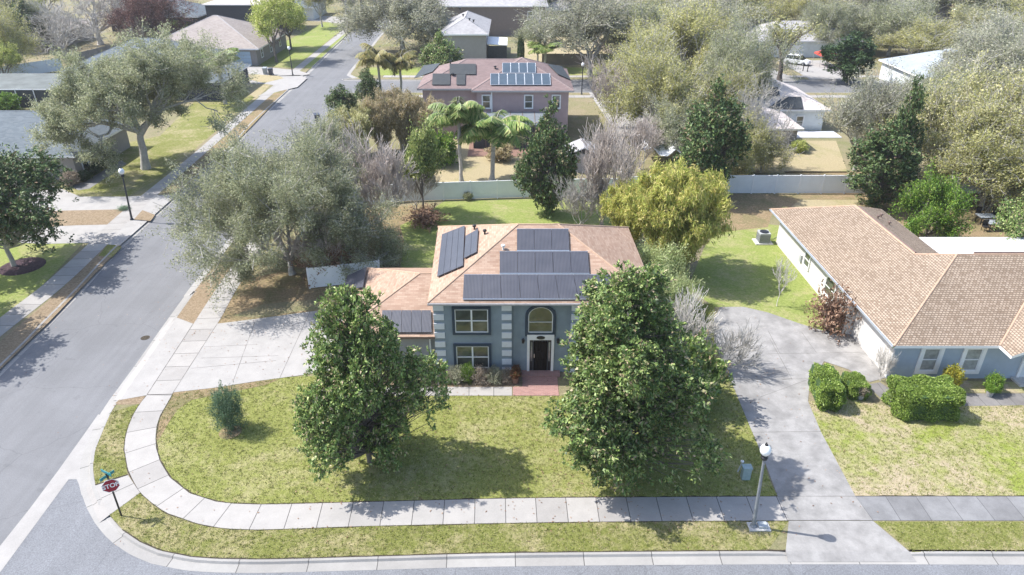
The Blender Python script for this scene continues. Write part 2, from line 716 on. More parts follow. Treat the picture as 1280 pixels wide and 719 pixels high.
def proto_branching(key, seed, H, W, clear, nleaf, L, Wd, leafm, barkm, spread=.25, droop=0.0, flat=.5, lastlev=1, **kw):
    rng = np.random.default_rng(seed)
    S0, S1, Q0, Q1, LV = skeleton(rng, H, W, clear, **kw)
    tr = tubes('trunk', S0, S1, Q0, Q1, barkm)
    cr = None
    if nleaf:
        mx = LV.max()
        sel = np.where(LV > mx - lastlev)[0]
        cl = rng.random(len(sel)) ** 1.6          # some twigs bare, some full
        pr = cl / cl.sum()
        pick = rng.choice(sel, nleaf, p=pr)
        t = rng.random((nleaf, 1))
        pos = S0[pick] + (S1[pick] - S0[pick]) * t + rng.normal(size=(nleaf, 3)) * spread
        pos[:, 2] -= droop * rng.random(nleaf)
        pos = pos[pos[:, 2] > .25]
        d = unit(S1[pick][:len(pos)] - S0[pick][:len(pos)] + rng.normal(size=(len(pos), 3)) * .9 + np.array([0, 0, -droop]))
        cr = quadmesh('crown', leaf_verts(rng, pos, L, Wd, d, flat), 4, leafm)
    PROTO[key] = (tr, cr, H, W)


def proto_magnolia(key, seed, H, W, leafm, barkm, nclump=480, per=75, L=.24, Wd=.11, low=.06, lobes=.16, conic=.5, clear=1.0, rs=.42, boughs=34):
    rng = np.random.default_rng(seed)
    ph = rng.random(6) * 6.28

    def rad(zf, az):
        p = np.sin(pi * np.clip(zf, 0, 1) ** conic) ** .92
        w = 1 + lobes * (np.sin(2 * az + ph[0] + 3 * zf) + .8 * np.sin(3 * az + ph[1] - 5 * zf) + .8 * np.sin(5 * az + ph[2] + 11 * zf)) * .6
        return W / 2 * p * w
    # boughs: rounded masses of clumps with gaps between them
    nb = boughs
    zb = (np.arange(nb) + rng.random(nb)) / nb * (.97 - low) + low
    zb = zb ** .9
    ab = np.cumsum(rng.uniform(1.6, 3.1, nb))
    rb_ = rad(zb, ab)
    fb_ = rng.uniform(.45, .84, nb)
    B = np.c_[rb_ * fb_ * np.cos(ab), rb_ * fb_ * np.sin(ab), zb * H * .95]
    br_ = np.maximum(.32, rb_ * rng.uniform(.24, .46, nb))
    wgt = br_ ** 2
    bi = rng.choice(nb, nclump, p=wgt / wgt.sum())
    u_ = unit(rng.normal(size=(nclump, 3)) + np.array([0, 0, .45]) + unit(B[bi] * np.array([1, 1, 0])) * .6)
    C = B[bi] + u_ * br_[bi][:, None] * np.array([1, 1, .8]) * rng.uniform(.75, 1.08, nclump)[:, None]
    # a thinner inner fill keeps the heart of the crown dark
    ni = nclump // 5
    zi = rng.uniform(low, .9, ni)
    ai = rng.random(ni) * 6.28
    ri = rad(zi, ai) * rng.uniform(.1, .5, ni)
    C = np.vstack([C, np.c_[ri * np.cos(ai), ri * np.sin(ai), zi * H]])
    C = C[C[:, 2] > low * H * .6]
    n = len(C)
    # limbs: trunk with a branch to each clump
    ns = 14
    tz = np.linspace(0, H * .93, ns)
    tx = np.c_[np.cumsum(rng.normal(size=ns)) * .05, np.cumsum(rng.normal(size=ns)) * .05, tz]
    r = np.linspace(.2, .03, ns) * (H / 10)
    S0, S1, Q0, Q1 = list(tx[:-1]), list(tx[1:]), list(r[:-1]), list(r[1:])
    for c in C:
        h0 = max(clear * .6, c[2] - np.hypot(c[0], c[1]) * rng.uniform(.35, .8))
        b = np.array([np.interp(h0, tz, tx[:, 0]), np.interp(h0, tz, tx[:, 1]), h0])
        m = (b + c) / 2 + rng.normal(size=3) * .15
        S0 += [b, m]; S1 += [m, c]; Q0 += [.05, .03]; Q1 += [.03, .012]
    tr = tubes('trunk', np.array(S0), np.array(S1), np.array(Q0), np.array(Q1), barkm)
    size = rng.uniform(.6, 1.35, n)
    cnt = (per * size ** 2).astype(int)
    idx = np.repeat(np.arange(n), cnt)
    m = len(idx)
    out = unit(C * np.array([1, 1, .3]) * np.array([1, 1, 0]) + np.array([0, 0, 1.2]))
    sub = rng.normal(size=(m, 3)) * rs * size[idx][:, None] * np.array([1, 1, .62])
    # leaves sit in small whorls at the twig ends
    whorl = rng.integers(0, 9, m)
    wc = rng.normal(size=(n, 9, 3)) * rs * size[:, None, None]
    pos = C[idx] + wc[idx, whorl] * .95 + sub * .33
    d = unit(pos - (C[idx] + wc[idx, whorl] * .95) + out[idx] * .12 + rng.normal(size=(m, 3)) * .12)
    pos = pos[:, :]
    ok = pos[:, 2] > .12
    cr = quadmesh('crown', leaf_verts(rng, pos[ok], L, Wd, d[ok], .7), 4, leafm)
    PROTO[key] = (tr, cr, H, W)


def proto_bamboo(key, seed, H, W, leafm, barkm, nculm=130, nleaf=46000, base=.16, L=.3, Wd=.055, droopy=.5, cl=26, fuzz=.09):
    rng = np.random.default_rng(seed)
    n = nculm
    ang = rng.random(n) * 2 * pi
    rb = np.sqrt(rng.random(n)) * W * base
    lean = np.sqrt(rng.random(n)) * (W / 2 - rb) * 1.05
    hh = H * (1 - .38 * (lean / lean.max()) ** 1.3) * rng.uniform(.72, 1.02, n)
    b = np.c_[rb * np.cos(ang), rb * np.sin(ang)]
    az = ang + rng.normal(size=n) * .5
    ns = 7
    S0, S1, Q0, Q1 = [], [], [], []
    pts = []
    for i in range(ns + 1):
        t = i / ns
        out = lean * t ** 2.1
        z = hh * (t - .16 * droopy * t ** 5)
        pts.append(np.c_[b[:, 0] + np.cos(az) * out, b[:, 1] + np.sin(az) * out, z])
    for i in range(ns):
        S0.append(pts[i]); S1.append(pts[i + 1])
        Q0.append(np.full(n, .028 * (1 - i / ns) + .01)); Q1.append(np.full(n, .028 * (1 - (i + 1) / ns) + .008))
    tr = tubes('stems', *map(np.concatenate, (S0, S1, Q0, Q1)), barkm)
    P = np.stack(pts, 1)
    # side sprays hang from each culm
    m = nleaf // cl
    c = rng.integers(0, n, m)
    t = (rng.random(m) ** .7) * .8 + .2
    x = t * ns
    i = np.minimum(x.astype(int), ns - 1)
    fr = (x - i)[:, None]
    sp = P[c, i] * (1 - fr) + P[c, i + 1] * fr
    sd = unit(rng.normal(size=(m, 3)) * np.array([1, 1, .4]) + np.array([0, 0, .3]))
    idx = np.repeat(np.arange(m), cl)
    s = rng.random((len(idx), 1)) * .55
    pos = sp[idx] + sd[idx] * s + rng.normal(size=(len(idx), 3)) * fuzz
    pos[:, 2] -= (s[:, 0] ** 2) * .55
    d = unit(sd[idx] * .6 + rng.normal(size=(len(idx), 3)) * .5 + np.array([0, 0, -.7]))
    ok = pos[:, 2] > .2
    cr = quadmesh('foliage', leaf_verts(rng, pos[ok], L, Wd, d[ok], .5), 4, leafm)
    PROTO[key] = (tr, cr, H, W)


def proto_palm(key, seed, H, W, leafm, barkm, nf=16, boots=True):
    rng = np.random.default_rng(seed)
    ns = 9
    z = np.linspace(0, H * .74, ns)
    px = np.cumsum(rng.normal(size=ns)) * .04
    r = np.full(ns, .17)
    r[0] = .27; r[-1] = .13
    S0 = np.c_[px[:-1], px[:-1] * 0, z[:-1]]; S1 = np.c_[px[1:], px[1:] * 0, z[1:]]
    q0, q1 = r[:-1].copy(), r[1:].copy()
    top = S1[-1]
    lv = []
    for f in range(nf):
        az = 2.4 * f + rng.normal() * .2
        el = R(rng.uniform(12, 84))
        Lf = W * .56 * rng.uniform(.85, 1.1)
        h = np.array([cos(az), sin(az), 0])
        n = 14
        p = top.copy()
        e = el
        prev = p
        for i in range(n):
            e -= R(7.2) * (.5 + 1.1 * i / n)
            q = p + (h * cos(e) + np.array([0, 0, sin(e)])) * Lf / n
            S0 = np.vstack([S0, p]); S1 = np.vstack([S1, q]); q0 = np.r_[q0, .035 * (1 - i / n) + .012]; q1 = np.r_[q1, .035 * (1 - i / n) + .01]
            side = np.cross(h, [0, 0, 1.])
            if i > 1:
                for k in range(7):
                    c = p + (q - p) * k / 7
                    for s_ in (-1, 1):
                        ll = Lf * .3 * sin(pi * min(1, (i + 1) / (n + 1)) ** .8) + .12
                        d = unit(side * s_ * .9 + h * .35 + np.array([0, 0, -.55]) + rng.normal(size=3) * .18)
                        w = .05
                        wd = unit(np.cross(d, [0, 0, 1.]) + 1e-3) * w
                        lv.append([c - wd, c + wd, c + d * ll + np.array([0, 0, -ll * .25]) + wd * .3, c + d * ll + np.array([0, 0, -ll * .25]) - wd * .3])
            p = q
    tr = tubes('trunk', S0, S1, q0, q1, barkm)
    cr = quadmesh('fronds', np.array(lv), 4, leafm)
    PROTO[key] = (tr, cr, H, W)


def proto_cloud(key, seed, H, W, leafm, barkm, n=9000, L=.1, Wd=.05, shape='round', top=.5, lump=.12, core=None, D=None, dens=.75, nst=14, up=0.0):
    """shrubs and clipped hedges: leaves through a volume, stems inside"""
    rng = np.random.default_rng(seed)
    D = D or W
    ph = rng.random(8) * 6.28
    if shape == 'box':
        # points near the faces of a rounded box
        p = rng.uniform(-1, 1, (n * 2, 3))
        ax = rng.choice(3, n * 2, p=[.28, .28, .44])
        sg = np.where(rng.random(n * 2) < .5, -1, 1.)
        sg = np.where(ax == 2, 1, sg)
        p[np.arange(n * 2), ax] = sg * rng.uniform(.86, 1.03, n * 2)
        q = np.abs(p) ** 7
        p = p / np.maximum(1, (q.sum(1) ** (1 / 7)))[:, None]
        w = 1 + lump * .35 * (np.sin(p[:, 0] * 7 + ph[0]) + np.sin(p[:, 1] * 6 + ph[1]) + np.sin(p[:, 2] * 5 + ph[2]))
        p = p * w[:, None]
        pos = np.c_[p[:, 0] * W / 2, p[:, 1] * D / 2, (p[:, 2] + 1) / 2 * H]
        pos += rng.normal(size=pos.shape) * .03
    else:
        u = unit(rng.normal(size=(n, 3)))
        f = np.where(rng.random(n) < dens, rng.uniform(.72, 1.05, n), rng.random(n))
        az = np.arctan2(u[:, 1], u[:, 0])
        w = 1 + lump * (np.sin(3 * az + ph[0] + 4 * u[:, 2]) + np.sin(5 * az + ph[1] - 7 * u[:, 2]) + .7 * np.sin(9 * az + ph[2] + 9 * u[:, 2]))
        r = f * w
        z = u[:, 2] * r
        if shape == 'cone':
            zz = (np.clip(z, -1, 1) + 1) / 2
            k = (1 - zz ** 1.25) * 1.15 + .04
            pos = np.c_[u[:, 0] * r * W / 2 * k, u[:, 1] * r * D / 2 * k, zz * H]
        elif shape == 'column':
            zz = rng.random(n)
            k = np.sin(pi * zz ** .7) ** .45
            pos = np.c_[np.cos(az) * W / 2 * k * f, np.sin(az) * D / 2 * k * f, zz * H]
        else:
            pos = np.c_[u[:, 0] * r * W / 2, u[:, 1] * r * D / 2, H * .5 + z * H * .5]
    pos = pos[pos[:, 2] > .02]
    c = np.array([0, 0, H * .3])
    d = unit(unit(pos - c) * .7 + rng.normal(size=pos.shape) * .7 + np.array([0, 0, up]))
    cr = quadmesh('foliage', leaf_verts(rng, pos, L, Wd, d, .5), 4, leafm)
    S0, S1, Q0, Q1 = [], [], [], []
    for k in range(nst):
        a = rng.random() * 6.28
        e = np.array([cos(a) * W * .36 * rng.random(), sin(a) * D * .36 * rng.random(), H * rng.uniform(.6, .92)])
        b = np.array([cos(a) * W * .08, sin(a) * D * .08, 0])
        m = (b + e) / 2 + rng.normal(size=3) * .06
        S0 += [b, m]; S1 += [m, e]; Q0 += [.03, .02]; Q1 += [.02, .008]
    tr = tubes('stems', *map(np.array, (S0, S1, Q0, Q1)), barkm)
    PROTO[key] = (tr, cr, H, W)
    PROTO_D[key] = D


def plant(key, x, y, label, cat='tree', name='tree', H=None, W=None, rot=None, group=None, leaf=None, bark=None, z=0.0, lean=(0, 0), D=None):
    tr, cr, h0, w0 = PROTO[key]
    t = thing(name, label, cat, (x, y, z), group)
    kz = (H or h0) / h0
    kw = (W or w0) / w0
    t.scale = (kw, kw if D is None else D / PROTO_D[key], kz)
    t.rotation_euler = (lean[0], lean[1], random.random() * 6.28 if rot is None else rot)
    for me, nm, mt in ((tr, 'trunk' if cat == 'tree' else 'stems', bark), (cr, 'crown' if cat == 'tree' else 'foliage', leaf)):
        if me is None:
            continue
        o = bpy.data.objects.new(nm, me)
        COL.objects.link(o)
        o.parent = t
        if mt:
            o.material_slots[0].link = 'OBJECT'
            o.material_slots[0].material = MATS[mt]
    return t

# ------------------------------------------------------------ material library
grassmat('lawn_front', [(.13, .155, .035), (.22, .235, .07), (.31, .31, .12)], (.37, .335, .18), dry_amt=.3, patch=.22)
grassmat('lawn_verge', [(.10, .12, .03), (.18, .19, .055), (.27, .27, .11)], (.36, .31, .18), dry_amt=.38, patch=.3, seed=1)
grassmat('lawn_right', [(.14, .18, .03), (.24, .28, .06), (.33, .35, .11)], (.42, .35, .24), dry_amt=.52, patch=.16, seed=2)
grassmat('lawn_back', [(.14, .175, .045), (.225, .27, .075), (.32, .35, .13)], (.36, .33, .17), dry_amt=.3, patch=.2, seed=3)
grassmat('lawn_tan', [(.17, .18, .07), (.26, .25, .11), (.33, .31, .16)], (.38, .32, .20), dry_amt=.75, patch=.12, seed=4)
grassmat('yard', [(.12, .13, .06), (.19, .19, .09), (.25, .24, .13)], (.27, .23, .15), dry_amt=.55, patch=.07, seed=5)
grassmat('mulch', [(.15, .11, .07), (.25, .19, .125), (.36, .29, .21)], (.30, .23, .16), dry_amt=.4, patch=1.1, seed=6)
grassmat('mulch_dark', [(.035, .022, .03), (.07, .045, .055), (.12, .08, .09)], (.08, .06, .06), dry_amt=.3, patch=1.5, seed=7)
grassmat('litter', [(.15, .115, .07), (.27, .2, .12), (.4, .31, .2)], (.2, .18, .09), dry_amt=.4, patch=.5, seed=8)
concmat('walk', (.365, .349, .334), joint=1.5, stain=.12, dark=.12, jw=.02)
concmat('kerb', (.345, .334, .32), joint=3.1, stain=.12, dark=.14, jw=.02)
concmat('drive', (.36, .346, .332), stain=.13, dark=.12)
concmat('walk_old', (.235, .235, .24), joint=1.5, stain=.3, dark=.3)
concmat('drive_old', (.325, .315, .305), stain=.36, dark=.6)
concmat('paver', (.22, .21, .205), joint=.9, stain=.25, dark=.3)
plain('joint', (.12, .11, .10), .9, kind='world')
plain('soil', (.05, .04, .028), .95, .5, 8, kind='world')
asphalt('asphalt', (.178, .18, .188))
asphalt('asphalt_front', (.18, .186, .20), 15, .38)
plain('far_ground', (.16, .17, .09), .95, .3, .04, kind='world')

# ------------------------------------------------------------ ground, streets, paths
EX = 300.0
sheet('ground', [(-900, -400), (900, -400), (900, 1600), (-900, 1600)], -.2, 'far_ground')

# kerb lines (back of kerb), as surveyed along the photograph
kerbE = smooth(GP([(474, 71), (420, 137), (268, 332), (246, 362), (221, 397), (176, 462), (150, 498), (139, 515), (128, 540), (119, 563),
                   (116, 585), (119, 607), (126, 625), (137, 644), (153, 662), (175, 677), (200, 688), (240, 696), (320, 699), (480, 695), (640, 691), (960, 688.5), (1280, 689)]))
kerbE = np.vstack([[-27.6, 138], kerbE, [60, kerbE[-1][1]], [180, kerbE[-1][1]]])
i_cs = int(np.argmin(np.abs(kerbE[:, 1] - 106)))
kerbE = np.vstack([kerbE[0:1], kerbE[1:]])
CS0, CS1 = 112.0, 121.5                      # kerb lines of the cross street behind the pink house
k0 = [p for p in kerbE if p[1] < CS0 - 4]
rad = smooth([(180, CS0), (60, CS0), (-20, CS0), (-24.6, CS0 - .8), (k0[0][0] + .3, CS0 - 3)], 1.0)
kerbA = np.vstack([rad, np.array(k0)])
kerbW = smooth([(-40.2, 420), (-38.4, 210)] + [tuple(np.array(G(x, y)[:2]) + (-.55, 0)) for x, y in ((445, 34), (412, 66), (367, 109), (320, 152), (295, 180), (225, 242), (150, 310), (104, 360), (62, 403), (0, 466))] + [(-32.9, 25), (-32.9, -40), (-32.9, -90)], 1.2)
kerbC = smooth([(-31.5, 420), (-29.6, 200), (-28.6, 150), (-27.9, CS1 + 4), (-26, CS1 + 1), (-21, CS1), (60, CS1), (180, CS1)], 1.2)
# house blocks: the lots stand a kerb's height above the streets
blockA = list(kerbA) + [(180, 60)]
sheet('ground', blockA, 0.0, 'yard')
sheet('ground', list(kerbC) + [(180, 420)], 0.0, 'yard')
sheet('ground', list(kerbW) + [(-300, -90), (-300, 420)], 0.0, 'yard')
sheet('ground', [(-22, 13.6), (-23, 12), (-23, -90), (180, -90), (180, 13.6)], 0.0, 'yard')
sheet('road', [(-42, -90), (-22, -90), (-22, 25), (-23.5, 60), (-24.5, 108), (-26, 140), (-29, 420), (-42, 420)], -.125, 'asphalt')
sheet('road', [(-40, -10), (182, -10), (182, 24), (-17, 24), (-21.0, 33)] + [G(118, 545)[:2], G(100, 565)[:2], G(78, 590)[:2], G(45, 636)[:2], G(0, 696)[:2], (G(0, 696)[0] - 1.1, G(0, 696)[1] - 5.5)], -.123, 'asphalt_front')
sheet('road', [(-24.4, 110), (182, 110), (182, 123), (-25.0, 123)], -.121, 'asphalt')


def dropE(p):
    x, y = p
    d = 0
    for (y0, y1) in ((34.2, 42.6),):
        if x < -17:
            d = max(d, min(1, max(0, min(y - y0, y1 - y) / .5 + .5)))
    if y < 30:
        if x > 10:
            d = max(d, min(1, max(0, min(x - 12.3, 18.1 - x) / .5 + .5)))
        if -20.2 < x < -18.2 and y < 26.6:
            d = max(d, .9)
    return d


def dropW(p):
    x, y = p
    d = 0
    for (y0, y1) in ((56.6, 61), (61.8, 66.5), (114.5, 122.5), (126.5, 131), (172, 184)):
        d = max(d, min(1, max(0, min(y - y0, y1 - y) / .5 + .5)))
    return d


PR = [(0, .012), (.16, .012), (.22, -.095), (.66, -.116), (.665, -.13)]
sweep('kerb', kerbA, PR, -1, 'kerb', dropE)
sweep('kerb', kerbW, PR, 1, 'kerb', dropW)
sweep('kerb', kerbC, PR, -1, 'kerb')
# concrete valley gutter across the mouth of the front street, with its wide flare at the corner
vg = [G(0, 679), G(36, 634), G(72, 586), G(105, 540), G(122, 516), G(134, 520), G(126, 545), G(118, 565), G(114, 585), G(116, 605), G(108, 618), G(101, 617), G(98, 604),
      G(95, 597), G(85, 597), G(54, 639), G(0, 712)]
d0 = Vector(vg[0]) - Vector(vg[3])
vgl = [(vg[-1][0] - 1.1, vg[-1][1] - 5.5), (vg[0][0] - 1.2, vg[0][1] - 6)]
sheet('valley_gutter', [p[:2] for p in vg] + vgl, -.117, 'drive')

# sidewalks
SWi = smooth(GP([(215, 494), (207, 508), (200, 520), (196, 532), (194.5, 545), (195, 560), (200, 577), (212, 597), (237, 617), (270, 627.5), (320, 631), (400, 629.5), (457, 628), (640, 623.5), (800, 622), (972, 621)]))
SWo = smooth(GP([(184, 494), (175, 505), (166, 520), (160, 535), (156.5, 550), (155.5, 562), (160, 587), (167, 602), (175, 616), (190, 629), (207, 641), (247, 655), (280, 661), (320, 662.5), (400, 660), (457, 658), (640, 654), (800, 652), (986, 651)]))
between('sidewalk', SWi, SWo, .02, 'walk', 200, True)
strip(SWi, .10, .012, 'soil', side=1, off=-.03)
strip(SWo, .07, .012, 'soil', side=-1, off=-.03)
strip(kerbE[kerbE[:, 0] > -18.6], .07, .016, 'soil', side=1, off=-.03)
# sidewalk north of the driveway, along the street to the cross street
NI = smooth(GP([(215, 494), (272, 405), (297, 360)]) + [(-21.6, 60), (-22.4, 90), (-23.2, 104)])
NO = smooth(GP([(184, 494), (242, 405), (270, 362)]) + [(-23.1, 60), (-23.9, 90), (-24.7, 104)])
between('sidewalk', NI, NO, .021, 'walk', 80, True)
between('sidewalk', [G(1069, 621), (60, 26.17), (180, 26.17)], [G(1091, 651), (60, 24.55), (180, 24.55)], .02, 'walk_old', 120, True)
strip([G(1069, 621), (60, 26.17)], .09, .012, 'soil', side=1, off=-.02)
strip([G(1137, 689), (60, 22.8)], .07, .016, 'soil', side=1, off=-.02)
WI = [(-36.9, 26), (-36.5, 44), (-36.3, 48), (-36.7, 55.2), (-37.4, 64), (-37.6, 80.5), (-38.5, 107.4), (-39.0, 131), (-39.6, 189), (-41, 300)]
WO = [(-35.3, 26), (-34.9, 41), (-34.6, 48), (-35.0, 55.2), (-35.8, 63.5), (-36.2, 79), (-37.0, 107), (-37.5, 131), (-38.1, 189), (-39.5, 300)]
between('sidewalk', smooth(WI), smooth(WO), .02, 'walk', 160, True)
between('sidewalk', [(-22, CS0 - 3.2), (180, CS0 - 3.2)], [(-22, CS0 - 1.7), (180, CS0 - 1.7)], .02, 'walk', 60)
between('sidewalk', [(-22, CS1 + 1.6), (180, CS1 + 1.6)], [(-22, CS1 + 3.1), (180, CS1 + 3.1)], .02, 'walk', 60)

# driveway of the blue house with its apron, walk and corner ramp
sheet('driveway', GP([(216, 491), (269, 485), (320, 477), (365, 471), (420, 463), (470, 452), (512, 440), (512, 380), (455, 372), (395, 389), (320, 399), (272, 405)]), .024, 'drive')
ap = MB()
a, b = G(184, 494, .022), G(242, 405, .022)
c, d = G(221, 397, .018), G(150, 500, .018)
ap.quad(a, d, c, b)
ap.quad(d, (d[0] - .5, d[1] + .1, -.1), (c[0] - .5, c[1] + .1, -.1), c)
struct('driveway_apron', ap, 'drive')
for p, q in (((320, 431), (255, 434)), ((345, 451), (238, 461)), ((320, 399), (291, 478)), ((348, 445), (252, 448)), ((387, 391), (349, 474))):
    A, B = G(*p), G(*q)
    strip([A, B], .022, .0285, 'joint', 'expansion_joint')
strip([G(184, 494), G(242, 405)], .03, .0285, 'joint', 'expansion_joint')
strip([G(215, 494), G(272, 405)], .03, .0285, 'joint', 'expansion_joint')
strip([G(184, 494), G(215, 493)], .03, .0285, 'joint', 'expansion_joint')
rm = MB()
q = [G(160, 594, .018), G(175, 616, .018), G(136.5, 644, .016), G(119, 607, .016)]
rm.quad(G(119, 607, .016), (G(119, 607)[0] - .45, G(119, 607)[1] - .1, -.1), (G(136.5, 644)[0] - .3, G(136.5, 644)[1] - .38, -.1), G(136.5, 644, .016))
rm.quad(*q)
struct('corner_ramp', rm, 'walk')
strip([G(119, 607), G(160, 594)], .06, .03, 'soil')
# front lawn and verges
lawn = [tuple(p) for p in SWi] + GP([(962, 600), (950, 560), (940, 540), (915, 480), (900, 450), (893, 400), (893, 380), (840, 380), (800, 420), (760, 495), (545, 495), (400, 470), (365, 471), (320, 477), (269, 485)])
sheet('lawn', lawn, .005, 'lawn_front')
vl = [tuple(p) for p in SWo if p[0] < G(0, 594)[0] + 100]
vo = [tuple(p) for p in SWo]
ix = min(range(len(vo)), key=lambda i: abs(vo[i][0] - G(175, 616)[0]) + abs(vo[i][1] - G(175, 616)[1]))
iy = min(range(len(vo)), key=lambda i: abs(vo[i][0] - G(160, 587)[0]) + abs(vo[i][1] - G(160, 594)[1]))
ke = [tuple(p) for p in kerbE]
jx = min(range(len(ke)), key=lambda i: abs(ke[i][0] - G(137, 644)[0]) + abs(ke[i][1] - G(137, 644)[1]))
jy = min(range(len(ke)), key=lambda i: abs(ke[i][0] - G(119, 607)[0]) + abs(ke[i][1] - G(119, 607)[1]))
jz = min(range(len(ke)), key=lambda i: abs(ke[i][0] - G(141, 508)[0]) + abs(ke[i][1] - G(141, 508)[1]))
ke_e = min(range(len(ke)), key=lambda i: abs(ke[i][0] - G(982, 689)[0]) + abs(ke[i][1] - 22.8))
sheet('lawn', vo[ix:] + ke[jx:ke_e][::-1], .005, 'lawn_verge')
vl2 = vo[1:iy] + [G(159.5, 593)[:2], G(120, 606)[:2]] + ke[jz:jy][::-1]
sheet('lawn', vl2, .006, 'lawn_verge')
sheet('mulch', GP([(183, 495), (175, 505), (162, 506), (142, 506), (150, 499)]), .009, 'mulch')
strip([tuple(p) for p in vo[1:iy]], .06, .011, 'soil', side=-1, off=-.02)
sheet('mulch', GP([(221, 397), (242, 405), (275, 355), (290, 335), (268, 328), (246, 360)]), .009, 'mulch')
sheet('mulch', GP([(216, 491), (269, 485), (320, 477), (350, 474), (330, 482), (268, 494), (240, 500), (222, 512), (210, 530), (200, 548), (195, 552), (196, 532), (201, 518)]), .0095, 'litter')
sheet('ground_litter', GP([(272, 405), (320, 399), (395, 389), (440, 380), (455, 345), (420, 345), (350, 340), (298, 352)]), .006, 'litter')
sheet('lawn', GP([(290, 395), (330, 380), (400, 374), (398, 386), (320, 397)]), .0075, 'yard')
mj = MB()
mj.lathe(G(288, 540, .014), [(.62, 0), (.6, .02), (.3, .05), (.02, .06)], 20)
struct('mulch', mj, 'litter')

# walk and brick landing before the blue door
between('front_walk', [G(400, 484.5), G(640, 484)], [G(400, 495), G(640, 495)], .026, 'walk', 30)
new_mat('brick_pavers')
nt = MATS['brick_pavers'].node_tree
bb = nt.nodes['Principled BSDF']
br = N(nt, 'ShaderNodeTexBrick', Scale=1.0)
br.inputs['Color1'].default_value = (.36, .19, .165, 1)
br.inputs['Color2'].default_value = (.27, .135, .12, 1)
br.inputs['Mortar'].default_value = (.3, .24, .22, 1)
br.inputs['Mortar Size'].default_value = .01
br.inputs['Brick Width'].default_value = .22
br.inputs['Row Height'].default_value = .11
nt.links.new(coord(nt, 'uv'), br.inputs['Vector'])
nt.links.new(br.outputs['Color'], bb.inputs['Base Color'])
bb.inputs['Roughness'].default_value = .85
bp = MB()
x0, x1 = G(641, 490)[0], G(690, 490)[0]
bp.box(x0, x1 + .4, G(0, 495)[1], G(0, 484)[1], 0, .03)
bp.box(G(653, 480)[0], x1 + .4, G(0, 484)[1] + .003, 37.0, 0, .034)
struct('porch_landing', bp, 'brick_pavers')
sheet('planting_bed', GP([(470, 484), (655, 484), (655, 462), (470, 462)]), .009, 'mulch')

# driveway of the right neighbour
sheet('driveway', GP([(972, 621), (955, 575), (940, 540), (915, 480), (900, 450), (893, 430), (892, 400), (900, 384), (930, 384), (960, 391), (1000, 405), (1030, 414), (1064, 416), (1090, 433), (1116, 470), (1087, 478), (1060, 462), (1030, 452), (1012, 480), (1010, 502), (1026, 540), (1069, 620.5), (1091, 651), (986, 651)]), .022, 'drive_old')
ap = MB()
a, b = G(982, 689, .018), G(1136, 689, .018)
ap.quad(G(986, 651, .02), a, b, G(1091, 651, .02))
ap.quad(a, (a[0] - .05, a[1] - .5, -.1), (b[0] + .15, b[1] - .5, -.1), b)
struct('driveway_apron', ap, 'drive_old')
for p, q in (((960, 443), (1075, 441)), ((978, 475), (990, 474)), ((950, 497), (1010, 475)), ((918, 475), (1010, 474)), ((940, 541), (1026, 540)), ((962, 424), (990, 475)), ((960, 414), (975, 443)), ((1002, 416), (1020, 441)), ((972, 621), (1069, 621)), ((985, 651), (1091, 651))):
    strip([G(*p), G(*q)], .022, .0265, 'joint', 'expansion_joint')
sheet('lawn', GP([(1069, 620), (1026, 540), (1010, 502), (1050, 498), (1085, 502), (1112, 509), (1280, 507)]) + [(60, 33.4), (60, 26.2)], .005, 'lawn_right')
sheet('lawn', GP([(1093, 652), (1140, 690)]) + [(60, 22.75), (60, 24.5)], .005, 'lawn_verge')
sheet('garden_walk', GP([(1083, 481), (1100, 478), (1120, 492), (1280, 492)]) + [(50, G(0, 492)[1]), (50, G(0, 506)[1])] + GP([(1280, 507), (1112, 509)]), .012, 'paver')
sheet('lawn', GP([(1120, 491), (1280, 491), (1280, 478), (1110, 474)]), .008, 'lawn_right')
# strip of grass between the shrubs and the right driveway, side yard, back lawns
sheet('lawn', GP([(893, 384), (860, 360), (880, 310), (905, 275), (1005, 285), (1010, 340), (1064, 416), (1030, 414), (1000, 405), (960, 391), (930, 384)]), .0055, 'lawn_back')
sheet('ground_litter', GP([(880, 300), (905, 243), (1060, 243), (1060, 262), (965, 268), (960, 284), (905, 290)]), .0075, 'litter')
sheet('lawn', GP([(985, 262), (1075, 262), (1075, 250), (1000, 250)]), .009, 'lawn_tan')
sheet('lawn', GP([(480, 335), (545, 335), (545, 290), (790, 290), (800, 262), (780, 245), (655, 249), (555, 252), (530, 268), (500, 282), (500, 300)]), .0055, 'lawn_back')
sheet('ground_litter', GP([(440, 340), (500, 335), (505, 300), (500, 282), (530, 268), (540, 255), (440, 262)]), .0065, 'litter')
sheet('lawn', GP([(545, 245), (655, 243), (690, 232), (690, 176), (560, 172), (540, 200)]), .005, 'lawn_tan')
sheet('lawn', GP([(915, 216), (1060, 216), (1045, 176), (970, 176), (930, 196)]), .005, 'lawn_tan')
sheet('ground_litter', [(29, 52), (60, 52), (75, 75), (30, 75)], .005, 'litter')
